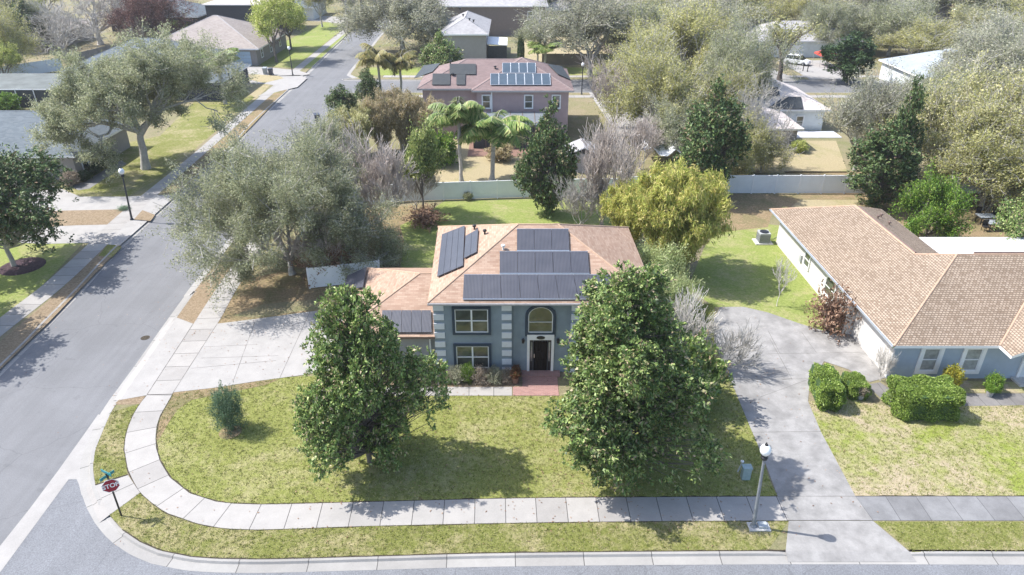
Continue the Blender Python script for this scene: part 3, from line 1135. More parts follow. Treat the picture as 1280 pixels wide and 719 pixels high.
# left neighbours' lots
sheet('driveway', GP([(56, 227), (62, 230), (84, 239), (100, 246), (157, 246), (222, 243), (150, 307), (110, 304), (60, 305), (0, 303), (-60, 300), (-60, 240), (0, 232)]), .016, 'drive')
sheet('mulch', GP([(42, 272), (62, 264), (156, 262), (134, 281), (95, 282), (50, 284)]), .024, 'mulch')
sheet('mulch', GP([(178, 263), (194, 269), (188, 277), (167, 275)]), .028, 'mulch')
sheet('lawn', GP([(-200, 440), (0, 413), (50, 360), (104, 304), (110, 304), (60, 305), (0, 303), (-200, 303)]), .006, 'lawn_back')
sheet('lawn', GP([(135, 304), (152, 308), (104, 358), (62, 402), (0, 462), (-90, 560), (-160, 560), (0, 427), (79, 360)]), .006, 'mulch')
sheet('lawn', GP([(137, 303), (152, 309), (140, 322), (123, 320)]), .0075, 'lawn_verge')
sheet('lawn', GP([(84, 239), (100, 245), (160, 246), (200, 222), (240, 190), (300, 138), (318, 122), (300, 110), (250, 120), (200, 170), (160, 178), (150, 194), (112, 222)]), .006, 'lawn_verge')
sheet('garden_walk', GP([(85, 232), (98, 238), (112, 236), (158, 205), (152, 200), (104, 228)]), .012, 'walk_old')
sheet('lawn', GP([(202, 242), (225, 240), (295, 178), (362, 109), (345, 105), (322, 124), (246, 200)]), .006, 'litter')
sheet('lawn', GP([(322, 126), (366, 108), (345, 104), (310, 145), (290, 150)]), .0075, 'lawn_verge')
# driveways further up the street on the left
for pts in ([(375, 95), (388, 93), (372, 88), (340, 85), (300, 82), (290, 92), (330, 96)], [(322, 121), (372, 109), (384, 98), (375, 94), (290, 97), (290, 104), (330, 105), (345, 107)],
            [(455, 25), (440, 22), (405, 20), (380, 19), (380, 26), (405, 27), (437, 32), (455, 31)]):
    sheet('driveway', GP(pts), .024, 'drive')
sheet('lawn', GP([(330, 104), (355, 98), (348, 95), (300, 92), (300, 97)]), .027, 'lawn_tan')
sheet('lawn', GP([(330, 83), (368, 85), (436, 30), (405, 28), (385, 38), (340, 60), (320, 75)]), .006, 'lawn_back')
sheet('lawn', GP([(380, 84), (388, 86), (442, 36), (441, 32), (437, 33)]), .006, 'lawn_back')
sheet('lawn', GP([(280, 104), (340, 104), (322, 122), (280, 150)]), .005, 'lawn_tan')
# lots beyond the cross street
sheet('lawn', [(2, 134), (22, 134), (22, 175), (2, 175)], .005, 'lawn_tan')
sheet('lawn', [(-26, 124.8), (20, 124.8), (20, 131.5), (-26, 131.5)], .005, 'lawn_back')
sheet('lawn', [(-22, 98), (-13, 98), (-13, 108.5), (-22, 108.5)], .005, 'lawn_back')
sheet('driveway', [(24, 100), (30, 100), (30, 112), (24, 112)], .024, 'drive_old')
sheet('driveway', [(13.5, 88), (22, 92), (24, 112), (12, 112)], .023, 'drive')
sheet('driveway', [(50, CS1), (58, CS1), (59, 138), (50, 138)], .024, 'drive')
sheet('driveway', [(38, CS1), (48, CS1), (46, 132), (36, 136)], .024, 'drive_old')
# a round cover and a worn patch set in the road and walk
for x, y, r_ in ((181, 420.5, .3), (178, 0, 0)):
    if r_:
        m_ = MB()
        m_.lathe((G(x, y)[0], G(x, y)[1], -.123), [(r_, 0), (r_, .008), (.01, .009)], 18)
        struct('manhole_cover', m_, 'soil')

# ------------------------------------------------------------ building materials
shingle('roof_main', (.30, .19, .135), (.38, .262, .195), (.45, .33, .25), .15, .34, .3, .75)
shingle('roof_tan', (.22, .16, .115), (.34, .265, .20), (.395, .315, .245), .16, .21, .8, .9, .028)
shingle('roof_mauve', (.175, .13, .125), (.22, .162, .155), (.26, .195, .185), .2, .4, .15, .6)
shingle('roof_gray', (.28, .27, .28), (.36, .35, .355), (.44, .43, .43), .2, .4, .15, .6)
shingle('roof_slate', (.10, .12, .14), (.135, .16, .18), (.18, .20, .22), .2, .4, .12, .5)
shingle('roof_brown', (.25, .215, .20), (.31, .27, .25), (.37, .33, .30), .2, .4, .12, .6)
shingle('roof_pale', (.50, .44, .41), (.60, .53, .49), (.68, .62, .58), .2, .4, .15, .6)
plain('ridge', (.43, .295, .21), .9, .15, 5, kind='world')
plain('ridge_mauve', (.27, .21, .20), .9, .1, 5, kind='world')
plain('ridge_gray', (.36, .35, .36), .9, .1, 5, kind='world')
plain('ridge_slate', (.17, .195, .22), .9, .1, 5, kind='world')
plain('ridge_pale', (.68, .62, .58), .9, .1, 5, kind='world')
plain('stucco_blue', (.25, .30, .345), .9, .08, 2, kind='world', bmp=.3, grime=.22)
plain('stucco_gray', (.30, .30, .31), .9, .05, 3, kind='world', bmp=.25, grime=.12)
plain('quoin', (.66, .68, .72), .85, .04, 8, kind='world')
plain('trim_navy', (.035, .055, .085), .6, .08, 8, kind='world')
plain('trim_white', (.78, .78, .78), .55, .03, 6, kind='world')
plain('fascia_brown', (.17, .12, .10), .6, .1, 6, kind='world')
plain('fascia_gray', (.42, .40, .40), .6, .1, 6, kind='world')
plain('stucco_white', (.62, .60, .57), .9, .05, 2.0, kind='world', bmp=.2, grime=.25)
plain('stucco_bluegray', (.36, .42, .49), .9, .04, 3, kind='world', bmp=.2, grime=.1)
plain('stucco_mauve', (.38, .29, .29), .9, .05, 2, kind='world', grime=.2)
plain('stucco_lav', (.30, .28, .28), .9, .05, 2, kind='world', grime=.2)
plain('stucco_brown', (.20, .165, .15), .9, .06, 2, kind='world')
plain('stucco_taupe', (.27, .25, .23), .9, .05, 2, kind='world', grime=.15)
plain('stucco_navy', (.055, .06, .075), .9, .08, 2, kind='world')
plain('stucco_pale', (.62, .66, .68), .9, .05, 2, kind='world', grime=.2)
plain('stucco_orange', (.55, .36, .22), .9, .05, 2, kind='world')
plain('garage_blue', (.40, .52, .62), .6, .04, 5, kind='world')
ribbed('pool_panel', (.075, .08, .10), .085, .4, .38, 0, .5, .45)
ribbed('pool_mat', (.05, .056, .058), .06, .4, .5, 0, .4, .3)
plain('panel_dark', (.025, .026, .03), .45, .1, 5, kind='world')
ribbed('solar_cell', (.07, .10, .13), .16, .4, .3, 0, .5, .2)
plain('alu', (.62, .63, .64), .35, .05, 8, metal=.8, kind='world')
plain('pipe_white', (.7, .7, .68), .5, .05, 8, kind='world')
ribbed('door_wood', (.008, .006, .006), .18, .3, .6, 0, .2, .5)
glass('glass', (.05, .055, .05), 1.9, .04)
glass('glass_curtain', (.16, .165, .17), 1.7, .08)
glass('glass_dark', (.015, .017, .02), 1.6, .06)
plain('pane_pale', (.30, .31, .30), .3, .35, 2.5, kind='world')  # pale gray opaque pane with random blotches
plain('screen_roof', (.13, .145, .14), .8, .25, .6, kind='world', grime=.3)
plain('screen_mesh', (.06, .065, .07), .9, .2, 5, kind='world')
ribbed('metal_roof_white', (.80, .82, .84), .32, .42, .4, 0, .5, .1)
plain('metal_white_old', (.31, .34, .37), .5, .12, .8, kind='world', grime=.35)
plain('porch_metal', (.17, .19, .21), .5, .12, .8, kind='world', grime=.3)
plain('vinyl', (.74, .78, .80), .5, .04, 1.2, kind='world', bmp=0, grime=.12)
plain('vinyl_post', (.8, .82, .83), .5, .03, 3, kind='world', bmp=0)
ribbed('wood_fence', (.26, .225, .19), .15, .35, .9, 0, .1, .35)
ribbed('wood_fence_gray', (.24, .235, .22), .15, .35, .9, 0, .1, .35)
plain('black_metal', (.02, .02, .022), .4, .2, 10)
plain('lamp_pole', (.20, .215, .235), .5, .15, 6)
plain('lamp_pole_dark', (.035, .04, .05), .45, .2, 6)
plain('globe', (.86, .87, .88), .25, .03, 6, spec=.6)
plain('utility_green', (.28, .36, .37), .6, .12, 6)
plain('concrete_base', (.5, .49, .47), .9, .12, 5)
plain('sign_red', (.30, .012, .03), .4, .1, 8)
plain('sign_white', (.8, .8, .8), .5, .03, 8)
plain('sign_teal', (.03, .23, .26), .4, .1, 8)
plain('car_white', (.75, .76, .78), .25, .03, 3, spec=.6)
plain('car_dark', (.03, .033, .04), .25, .1, 3, spec=.6)
plain('car_red', (.45, .05, .04), .3, .1, 3, spec=.6)
plain('rubber', (.02, .02, .02), .8, .2, 9)
plain('terracotta', (.22, .13, .10), .8, .2, 9)
plain('ac_gray', (.40, .42, .43), .5, .08, 9)
plain('plastic_dark', (.05, .06, .09), .5, .15, 8)
plain('canvas_white', (.8, .82, .85), .8, .08, 3)
plain('canvas_red', (.5, .07, .05), .8, .1, 3)
plain('pot_gray', (.3, .3, .3), .8, .2, 8)


# ------------------------------------------------------------ building helpers
def hip_faces(c, ze, rise_k, ridge=None):
    """c = FL, FR, BR, BL eave corners (x, y); equal pitch on all four sides"""
    FL, FR, BR, BL = [np.array(p, float) for p in c]
    w = (np.linalg.norm(FR - FL) + np.linalg.norm(BR - BL)) / 2
    d = (np.linalg.norm(BL - FL) + np.linalg.norm(BR - FR)) / 2
    h = min(w, d) / 2
    if w >= d:
        ml, mr = (FL + BL) / 2, (FR + BR) / 2
        dr = (mr - ml) / np.linalg.norm(mr - ml)
        a, b = ml + dr * h, mr - dr * h
        z = ze + h * rise_k
        A, B = (*a, z), (*b, z)
        e = [(*p, ze) for p in (FL, FR, BR, BL)]
        faces = [[e[0], e[1], B, A], [e[1], e[2], B], [e[2], e[3], A, B], [e[3], e[0], A]]
        hips = [(e[0], A), (e[3], A), (e[1], B), (e[2], B), (A, B)]
    else:
        mf, mb_ = (FL + FR) / 2, (BL + BR) / 2
        dr = (mb_ - mf) / np.linalg.norm(mb_ - mf)
        a, b = mf + dr * h, mb_ - dr * h
        z = ze + h * rise_k
        A, B = (*a, z), (*b, z)
        e = [(*p, ze) for p in (FL, FR, BR, BL)]
        faces = [[e[0], e[1], A], [e[1], e[2], B, A], [e[2], e[3], B], [e[3], e[0], A, B]]
        hips = [(e[0], A), (e[1], A), (e[2], B), (e[3], B), (A, B)]
    return faces, hips


def roof(parent, faces, hips, mat, fmat, rmat, drop=.2):
    mb = MB()
    for f in faces:
        mb.poly(f)
    r = mb.build('roof', mat, parent)
    fb = MB()
    edges = {}
    for f in faces:
        for i in range(len(f)):
            a, b = f[i], f[(i + 1) % len(f)]
            k = frozenset((tuple(round(x, 3) for x in a), tuple(round(x, 3) for x in b)))
            edges.setdefault(k, []).append((a, b))
    for k, l in edges.items():
        if len(l) == 1:
            a, b = l[0]
            fb.quad((a[0], a[1], a[2] - drop), (b[0], b[1], b[2] - drop), (b[0], b[1], b[2] + .005), (a[0], a[1], a[2] + .005))
    for f in faces:
        fb.poly([(p[0], p[1], p[2] - drop) for p in f][::-1])
    fb.build('fascia', fmat, r)
    cb = MB()
    for a, b in hips:
        a, b = Vector(a), Vector(b)
        cb.tube([a - Vector((0, 0, .02)), b - Vector((0, 0, .02))], .07, 8)
    if hips:
        cb.build('ridge_cap', rmat, r)
    return r


def window(parent, P0, u, w, h, style='2x2', trim='trim_navy', tw=.16, frame='trim_white', pane='glass', arch=False, sill=True, name='window'):
    """window on a wall: frame, panes and surround, each proud of the wall"""
    u = Vector(u).normalized()
    n = u.cross(Vector((0, 0, 1)))
    fb = MB()
    F = .055
    if not arch:
        for a0, a1, b0, b1 in ((0, F, 0, h), (w - F, w, 0, h), (F, w - F, 0, F), (F, w - F, h - F, h)):
            fb.fbox(P0, u, n, a0, a1, b0, b1, .0, .07)
        if style in ('2x2', '2x1'):
            fb.fbox(P0, u, n, w / 2 - .05, w / 2 + .05, F, h - F, .0, .065)
        if style in ('2x2', '1x2'):
            fb.fbox(P0, u, n, F, w - F, h * .5 - .03, h * .5 + .03, .0, .06)
    else:
        r = w / 2
        hs = h - r * arch
        fb.fbox(P0, u, n, 0, w, 0, F, 0, .07)
        fb.fbox(P0, u, n, 0, F, 0, hs, 0, .07)
        fb.fbox(P0, u, n, w - F, w, 0, hs, 0, .07)
        m = 14
        for k in range(m):
            t0, t1 = pi * k / m, pi * (k + 1) / m
            q = []
            for (t, rr) in ((t0, 1), (t1, 1), (t1, 1 - F / r), (t0, 1 - F / r)):
                q.append(Vector(P0) + u * (r - r * rr * cos(t)) + Vector((0, 0, 1)) * (hs + r * arch * rr * sin(t)) + n * .07)
            fb.quad(*q)
            b_ = [x - n * .07 for x in q]
            fb.quad(q[0], b_[0], b_[1], q[1])
            fb.quad(q[3], b_[3], b_[2], q[2])
        fb.fbox(P0, u, n, F, w - F, hs * .62, hs * .62 + .035, 0, .05)
    wd = fb.build(name, frame, parent)
    pb = MB()
    if not arch:
        pb.fbox(P0, u, n, F, w - F, F, h - F, .005, .02)
    else:
        pts = [Vector(P0) + u * F + n * .02, Vector(P0) + u * (w - F) + n * .02]
        for k in range(15):
            t = pi * k / 14
            pts.append(Vector(P0) + u * (r + (r - F) * cos(t)) + Vector((0, 0, hs + (r - F) * arch * sin(t))) + n * .02)
        pb.poly(pts)
    pb.build('pane', pane, wd)
    if trim:
        tb = MB()
        if not arch:
            for a0, a1, b0, b1 in ((-tw, 0, -tw, h + tw), (w, w + tw, -tw, h + tw), (0, w, h, h + tw), (0, w, -tw, 0)):
                tb.fbox(P0, u, n, a0, a1, b0, b1, .0, .10)
        else:
            tb.fbox(P0, u, n, -tw, w + tw, -tw * 1.4, 0, 0, .10)
            tb.fbox(P0, u, n, -tw, 0, 0, hs, 0, .10)
            tb.fbox(P0, u, n, w, w + tw, 0, hs, 0, .10)
            m = 14
            R2 = r + tw
            for k in range(m):
                t0, t1 = pi * k / m, pi * (k + 1) / m
                q = []
                for (t, rr) in ((t0, R2), (t1, R2), (t1, r), (t0, r)):
                    q.append(Vector(P0) + u * (r - rr * cos(t)) + Vector((0, 0, 1)) * (hs + rr * arch * sin(t)) + n * .10)
                tb.quad(*q)
                b_ = [x - n * .10 for x in q]
                tb.quad(q[0], b_[0], b_[1], q[1])
                tb.quad(q[3], b_[3], b_[2], q[2])
        tb.build('window_trim', trim, wd)
    return wd


def panel_row(parent, p0, n, quad_px, cols, mat='pool_panel', name='solar_panel', up=.09, gap=.02, frame=None, t=.05):
    """panels laid on a roof slope; quad_px = TL, TR, BR, BL as read off the photograph"""
    n = Vector(n).normalized()
    q = [PP(x, y, p0, n) + n * up for x, y in quad_px]
    TL, TR, BR, BL = q
    w = (TR - TL).length
    g_ = gap / w * .5
    for i in range(cols):
        a, b = i / cols + g_, (i + 1) / cols - g_
        c = [TL.lerp(TR, a), TL.lerp(TR, b), BL.lerp(BR, b), BL.lerp(BR, a)]
        mb = MB()
        mb.slab([c[3], c[2], c[1], c[0]], t)
        s = mb.build(name, mat, parent)
        if frame:
            fb = MB()
            for j in range(4):
                a_, b_ = c[j] + n * t, c[(j + 1) % 4] + n * t
                fb.tube([a_, b_], .03, 4)
            fb.build('panel_frame', frame, s)
    return q


def vents(parent, pts, p0, n, mat='black_metal', s=.13, name='roof_vent'):
    for x, y in pts:
        p = PP(x, y, p0, n)
        mb = MB()
        mb.lathe(p, [(s * .45, -.1), (s * .45, .22), (s, .22), (s, .32), (.01, .38)], 10)
        mb.build(name, mat, parent)


# ------------------------------------------------------------ the blue house
H0 = thing('house', 'blue two-storey stucco house with white quoins, pinkish shingle roof and dark pool-heating panels', 'house', (1.8, 36.6, 0))
YF, YR, XL, XM0, XM1, XR = 36.63, 36.9, -4.70, -.02, 3.55, 8.3
YB = 46.9
w = MB()
w.prism([(XL, YB), (XL, YF), (XM0, YF), (XM0, YR), (XM1, YR), (XM1, YF), (XR, YF), (XR, YB)], 0, 5.3)
w.build('wall', 'stucco_blue', H0)
ze = 5.36
c0 = [(-4.97, 36.27), (8.62, 36.27), (8.42, 47.35), (-5.35, 47.45)]
fc, hp = hip_faces(c0, ze, .47)
rf = roof(H0, fc, hp, 'roof_main', 'fascia_brown', 'ridge', .17)
fp, fn = (0, 36.27, ze), (0, -.47, 1)
lp, ln_ = (-4.97, 36.27, ze), (-.47, -.016, 1)
q1 = panel_row(H0, fp, fn, [(646, 288), (710.5, 288), (711.5, 314.5), (646, 314.5)], 3)
q2 = panel_row(H0, fp, fn, [(624.5, 316), (734.5, 316), (736.5, 343), (624.5, 343)], 5)
q3 = panel_row(H0, fp, fn, [(580, 345), (762, 345), (771, 375), (578.5, 375)], 8)
mb = MB()
for q in (q1, q2, q3):
    mb.tube([q[0], q[1]], .05, 6)
    mb.tube([q[3], q[2]], .05, 6)
mb.build('header_pipe', 'alu', H0)
q4 = panel_row(H0, lp, ln_, [(582, 284), (553.5, 295), (547.5, 348), (580, 334)], 4)
q5 = panel_row(H0, lp, ln_, [(599, 288), (583, 297), (581, 325), (597, 317)], 2)
vents(H0, [(593, 287), (606, 293)], lp, ln_)
vents(H0, [(629, 312)], fp, fn, 'pipe_white')
gb = MB()
gb.box(-4.97, 8.62, 36.18, 36.262, 5.22, 5.33)
gb.build('gutter', 'fascia_gray', H0)
for (x0, x1, yy) in ((-4.715, -4.08, YF), (-.62, XM0 - .0, YF), (XM1, 4.17, YF), (7.66, 8.31, YF)):
    for k in range(8):
        z0 = .12 + k * .645
        mb = MB()
        mb.box(x0, x1, yy - .045, yy + .01, z0, z0 + .40)
        mb.build('quoin', 'quoin', H0)
ux = (1, 0, 0)
window(H0, (-3.43, YF, 3.13), ux, 2.0, 1.62)
window(H0, (-3.43, YF, .52), ux, 2.0, 1.62)
window(H0, (4.95, YF, 3.13), ux, 2.0, 1.62)
window(H0, (4.95, YF, .52), ux, 2.0, 1.62)
window(H0, (.98, YR, 2.95), ux, 1.5, 1.8, arch=.85, tw=.18)
# front door in its white surround
db = MB()
P0 = (.93, YR, .14)
for a0, a1, b0, b1 in ((-.0, .16, 0, 2.68), (1.5, 1.66, 0, 2.68), (.16, 1.5, 2.3, 2.68)):
    db.fbox(P0, ux, (0, -1, 0), a0, a1, b0, b1, 0, .12)
dr = db.build('door_surround', 'trim_white', H0)
db = MB()
db.fbox(P0, ux, (0, -1, 0), .40, 1.26, .02, 2.28, 0, .05)
dd = db.build('door', 'door_wood', dr)
db = MB()
for b0, b1 in ((.2, .85), (1.0, 1.5), (1.65, 2.1)):
    for a0 in (.48, .88):
        db.fbox(P0, ux, (0, -1, 0), a0, a0 + .3, b0, b1, .05, .07)
db.build('door_panel', 'door_wood', dd)
db = MB()
db.fbox(P0, ux, (0, -1, 0), .43, .47, 1.0, 1.25, .05, .11)
db.build('handle', 'alu', dd)
for a0 in (.17, 1.28):
    db = MB()
    db.fbox(P0, ux, (0, -1, 0), a0, a0 + .21, .02, 2.28, 0, .035)
    s = db.build('sidelight', 'panel_dark', dr)
    db = MB()
    db.fbox(P0, ux, (0, -1, 0), a0 + .05, a0 + .16, .7, 2.1, .035, .045)
    db.build('pane', 'glass_curtain', s)
db = MB()
pts = []
for k in range(20):
    t = 2 * pi * k / 20
    pts.append((P0[0] + .83 + .26 * cos(t), YR - .13, P0[2] + 2.49 + .12 * sin(t)))
db.poly(pts)
db.poly([(p[0], p[1] - .02, p[2]) for p in pts][::-1])
for k in range(20):
    a, b = pts[k], pts[(k + 1) % 20]
    db.quad(a, b, (b[0], b[1] - .02, b[2]), (a[0], a[1] - .02, a[2]))
db.build('house_number_plaque', 'black_metal', H0)
for x in (.68, 2.82):
    db = MB()
    db.lathe((x, YR - .14, 2.25), [(.02, .34), (.09, .26), (.1, .22), (.07, 0), (.02, -.04)], 8)
    db.box(x - .03, x + .03, YR - .14, YR, 2.42, 2.48)
    db.build('wall_lantern', 'black_metal', H0)
mb = MB()
mb.box(.6, 3.0, 36.3, 36.89, 0, .14)
mb.build('door_step', 'brick_pavers', H0)
# single-storey garage wing of the blue house
w = MB()
w.prism([(-10.2, 37.0), (XL - .01, 37.0), (XL - .01, 45.3), (-10.2, 45.3)], 0, 2.75)
w.build('garage_wall', 'stucco_gray', H0)
cw = [(-10.75, 36.5), (XL + .02, 36.5), (XL + .02, 45.8), (-10.45, 45.8)]
kw_ = .42
FLw, FRw, BRw, BLw = cw
hw = 4.65
A = (FLw[0] + hw + .1, 36.5 + hw, 2.85 + hw * kw_)
B = (XL + .02, 36.5 + hw, 2.85 + hw * kw_)
e = [(*p, 2.85) for p in cw]
roof(H0, [[e[0], e[1], B, A], [e[2], e[3], A, B], [e[3], e[0], A]], [(e[0], A), (e[3], A), (A, B)], 'roof_main', 'fascia_brown', 'ridge', .16)
panel_row(H0, (0, 36.5, 2.85), (0, -kw_, 1), [(478, 389.5), (539, 389.5), (540, 417), (477, 417)], 5)
panel_row(H0, (-10.75, 36.5, 2.85), (-kw_, 0, 1), [(459.5, 335.5), (435, 347), (431, 364), (455, 361)], 2)
gd = MB()
gd.fbox((-10.2, 38.4, 0), (0, 1, 0), (-1, 0, 0), 0, 5.0, .03, 2.2, .0, .05)
g_ = gd.build('garage_door', 'trim_white', H0)
mb = MB()
mb.lathe((-5.05, 36.9, 0), [(.045, 0), (.045, 2.7)], 8)
mb.build('downspout', 'trim_white', H0)
mb = MB()
mb.lathe((-10.35, 36.9, 0), [(.045, 0), (.045, 2.7)], 8)
mb.build('downspout', 'trim_white', H0)

# ------------------------------------------------------------ right neighbour: tan shingle roof, white side wall
H1 = thing('house', 'single-storey house with speckled tan shingle roof, sunlit white side wall and blue-gray front', 'house', (27, 36.6, 0))
XW = 23.05
w = MB()
w.prism([(23.3, 36.25), (23.3, 36.9), (XW - .1, 55.9), (XW - .1, 56.2), (30.9, 56.2), (30.9, 48.0), (48, 48.0), (48, 36.25)], 0, 2.75)
w.build('wall', 'stucco_white', H1)
w = MB()
w.box(23.28, 48.02, 36.2, 36.3, 0, 2.75)
w.build('front_wall', 'stucco_bluegray', H1)
z1 = 2.86
kk = .47
fL, bL = (22.72, 35.5), (22.28, 57.0)
Rx = 22.5
d1 = 6.35
Pm = (fL[0] + d1, 35.5 + d1, z1 + kk * d1)
a1 = 4.75
Ab = (bL[0] + a1, 57.0 - a1, z1 + kk * a1)
Af = (22.50 + a1 + .08, 35.5 + d1 * 2 - a1 + .0, z1 + kk * a1)      # where ridge A meets the main back slope
Pe = (50, 35.5 + d1, z1 + kk * d1)
FL, FR = (*fL, z1), (50, 35.5, z1)
BL = (*bL, z1)
BRa = (bL[0] + 2 * a1, 57.0, z1)
VR = (22.5 + 2 * a1 + .1, 35.5 + 2 * d1, z1)
BE = (50, 35.5 + 2 * d1, z1)
faces = [[FL, FR, Pe, Pm], [BL, FL, Pm, Af, Ab], [BRa, BL, Ab], [VR, BRa, Ab, Af], [BE, VR, Af, Pm, Pe]]
r1 = roof(H1, faces, [(FL, Pm), (Pm, Pe), (BL, Ab), (Ab, Af), (Pm, Af)], 'roof_tan', 'trim_white', 'ridge', .18)
mb = MB()
a_, b_ = Vector(Ab), Vector(Af)
mb.tube([a_.lerp(b_, .03) + Vector((.12, 0, .02)), a_.lerp(b_, .98) + Vector((.12, 0, .02))], .07, 6)
mb.tube([Vector(Pm) + Vector((1.2, .15, .03)), Vector(Pm) + Vector((9.2, .15, .03))], .08, 6)
mb.build('ridge_vent', 'fascia_brown', r1)
vents(H1, [(1097, 274), (1101, 272), (1111, 282)], (Ab[0], Ab[1], Ab[2]), (kk, 0, 1), 'fascia_brown', .12)
gb = MB()
gb.tube([Vector(BL) + Vector((-.07, 0, -.06)), Vector(FL) + Vector((-.07, -.05, -.06))], .07, 6)
gb.build('gutter', 'alu', H1)
# projecting porch gable on the front
gx0, gx1, gy = 29.0, 38.6, 34.35
mid = (gx0 + gx1) / 2
hg = (mid - gx0) * kk
L0, R0 = (gx0, gy, z1 + .02), (gx1, gy, z1 + .02)
Tp = (mid, gy, z1 + .02 + hg)
yb = 35.5 + hg / kk
faces = [[L0, Tp, (mid, yb, z1 + .02 + hg), (gx0, 35.5, z1 + .02)], [Tp, R0, (gx1, 35.5, z1 + .02), (mid, yb, z1 + .02 + hg)]]
roof(H1, faces, [(Tp, (mid, yb, z1 + .02 + hg)), ((gx0 + .02, 35.5, z1 + .04), (mid, yb, z1 + .03 + hg))], 'roof_tan', 'trim_white', 'ridge', .18)
w = MB()
gf = 34.75
w.add([(gx0 + .35, gf, 2.6), (gx1 - .35, gf, 2.6), (gx1 - .35, gf, z1 + .05), (mid, gf, z1 + hg - .2), (gx0 + .35, gf, z1 + .05),
       (gx0 + .35, gf + .15, 2.6), (gx1 - .35, gf + .15, 2.6), (gx1 - .35, gf + .15, z1 + .05), (mid, gf + .15, z1 + hg - .2), (gx0 + .35, gf + .15, z1 + .05)],
      [[0, 1, 2, 3, 4], [9, 8, 7, 6, 5], [0, 5, 6, 1], [1, 6, 7, 2], [4, 9, 5, 0]])
w.build('gable_wall', 'stucco_bluegray', H1)
w = MB()
w.box(gx1 - .75, gx1 - .35, gf, gf + .4, 0, 2.62)
w.build('porch_post', 'trim_white', H1)
window(H1, (25.08, 36.2, .62), ux, .98, 1.62, '1x2', 'trim_white', .22, pane='pane_pale')
window(H1, (28.0 - .35, 36.2, .62), ux, .98, 1.62, '1x2', 'trim_white', .22, pane='pane_pale')
db = MB()
P0 = (31.25, 36.2, .16)
for a0, a1_, b0, b1 in ((0, .16, 0, 2.35), (1.2, 1.36, 0, 2.35), (.16, 1.2, 2.17, 2.35)):
    db.fbox(P0, ux, (0, -1, 0), a0, a1_, b0, b1, 0, .12)
dr = db.build('door_frame', 'trim_white', H1)
db = MB()
db.fbox(P0, ux, (0, -1, 0), .16, 1.2, .0, 2.17, 0, .05)
dd = db.build('door', 'stucco_pale', dr)
db = MB()
db.fbox(P0, ux, (0, -1, 0), .38, .98, 1.5, 2.0, .05, .065)
db.build('pane', 'glass_curtain', dd)
db = MB()
db.fbox(P0, ux, (0, -1, 0), 1.06, 1.12, .95, 1.15, .05, .11)
db.build('handle', 'black_metal', dd)
mb = MB()
mb.box(31.0, 33.2, 35.3, 36.19, 0, .15)
mb.build('door_step', 'concrete_base', H1)
# side wall openings on the white wall (faces left); positions along the wall
uy = Vector((XW - .1 - 23.3, 19.0, 0)).normalized() * -1
base = lambda y: (23.3 + (y - 36.9) / 19.0 * (XW - .1 - 23.3) - .012, y, 0)


def side_y(px, py, z):
    # depth where the sight line crosses the side wall plane
    r = ray(px, py)
    t = 23.15 / r[0]
    return r[1] * t


wy = side_y(1009, 335, 1.5)
window(H1, (base(wy)[0], wy + .5, .95), uy, .95, 1.15, '1x2', 'trim_white', .1)
wy = side_y(1038, 362, 1.5)
window(H1, (base(wy)[0], wy + .8, .7), uy, 1.6, 1.55, '1x2', 'trim_white', .1, arch=.7)
mb = MB()
wy = side_y(1001, 331, 1)
mb.fbox((base(wy)[0], wy, .9), uy, uy.cross(Vector((0, 0, 1))), 0, .3, 0, .55, 0, .14)
mb.build('meter_box', 'ac_gray', H1)
mb = MB()
wy = side_y(1063, 400, 1)
mb.fbox((base(wy)[0], wy, 0), uy, uy.cross(Vector((0, 0, 1))), 0, .35, 0, 2.5, 0, .6)
mb.build('wall_pier', 'stucco_white', H1)
# white patio roof behind the tan house
t = thing('patio_cover', 'flat white metal patio roof behind the tan-roofed house', 'patio cover', (36, 49.5, 0))
mb = MB()
mb.slab([(31.9, 48.0, 2.75), (43, 48.0, 2.75), (43, 51.6, 2.55), (32.4, 51.6, 2.55)], .1)
mb.build('roof', 'metal_roof_white', t)
for x in (32.6, 36.0, 39.4, 42.8):
    mb = MB()
    mb.box(x - .05, x + .05, 51.4, 51.5, 0, 2.56)
    mb.build('post', 'trim_white', t)


# ------------------------------------------------------------ generic background house
def house(label, x0, x1, y0, y1, h, pitch, wall, rmat, rcap, fmat='trim_white', ov=.5, wins=(), group=None, rot=0, gar=None, ridge=True):
    t = thing('house', label, 'house', ((x0 + x1) / 2, (y0 + y1) / 2, 0), group)
    mb = MB()
    mb.box(x0, x1, y0, y1, 0, h)
    mb.build('wall', wall, t)
    f, hp_ = hip_faces([(x0 - ov, y0 - ov), (x1 + ov, y0 - ov), (x1 + ov, y1 + ov), (x0 - ov, y1 + ov)], h + .08, pitch)
    roof(t, f, hp_ if ridge else [], rmat, fmat, rcap)
    for wn in wins:
        side, a, z, w_, hh = wn[:5]
        if side == 'F':
            window(t, (a, y0, z), (1, 0, 0), w_, hh, '1x2', 'trim_white', .09, pane='glass')
        elif side == 'R':
            window(t, (x1, a, z), (0, 1, 0), w_, hh, '1x2', 'trim_white', .09, pane='glass_dark')
        elif side == 'L':
            window(t, (x0, a, z), (0, -1, 0), w_, hh, '1x2', 'trim_white', .09, pane='glass_dark')
    if gar:
        a, w_, hh, m_ = gar
        gb_ = MB()
        for k in range(4):
            gb_.box(a, a + w_, y0 - .05, y0 - .002, .02 + k * hh / 4, (k + 1) * hh / 4 - .02)
        gb_.build('garage_door', m_, t)
    t.rotation_euler.z = rot
    return t


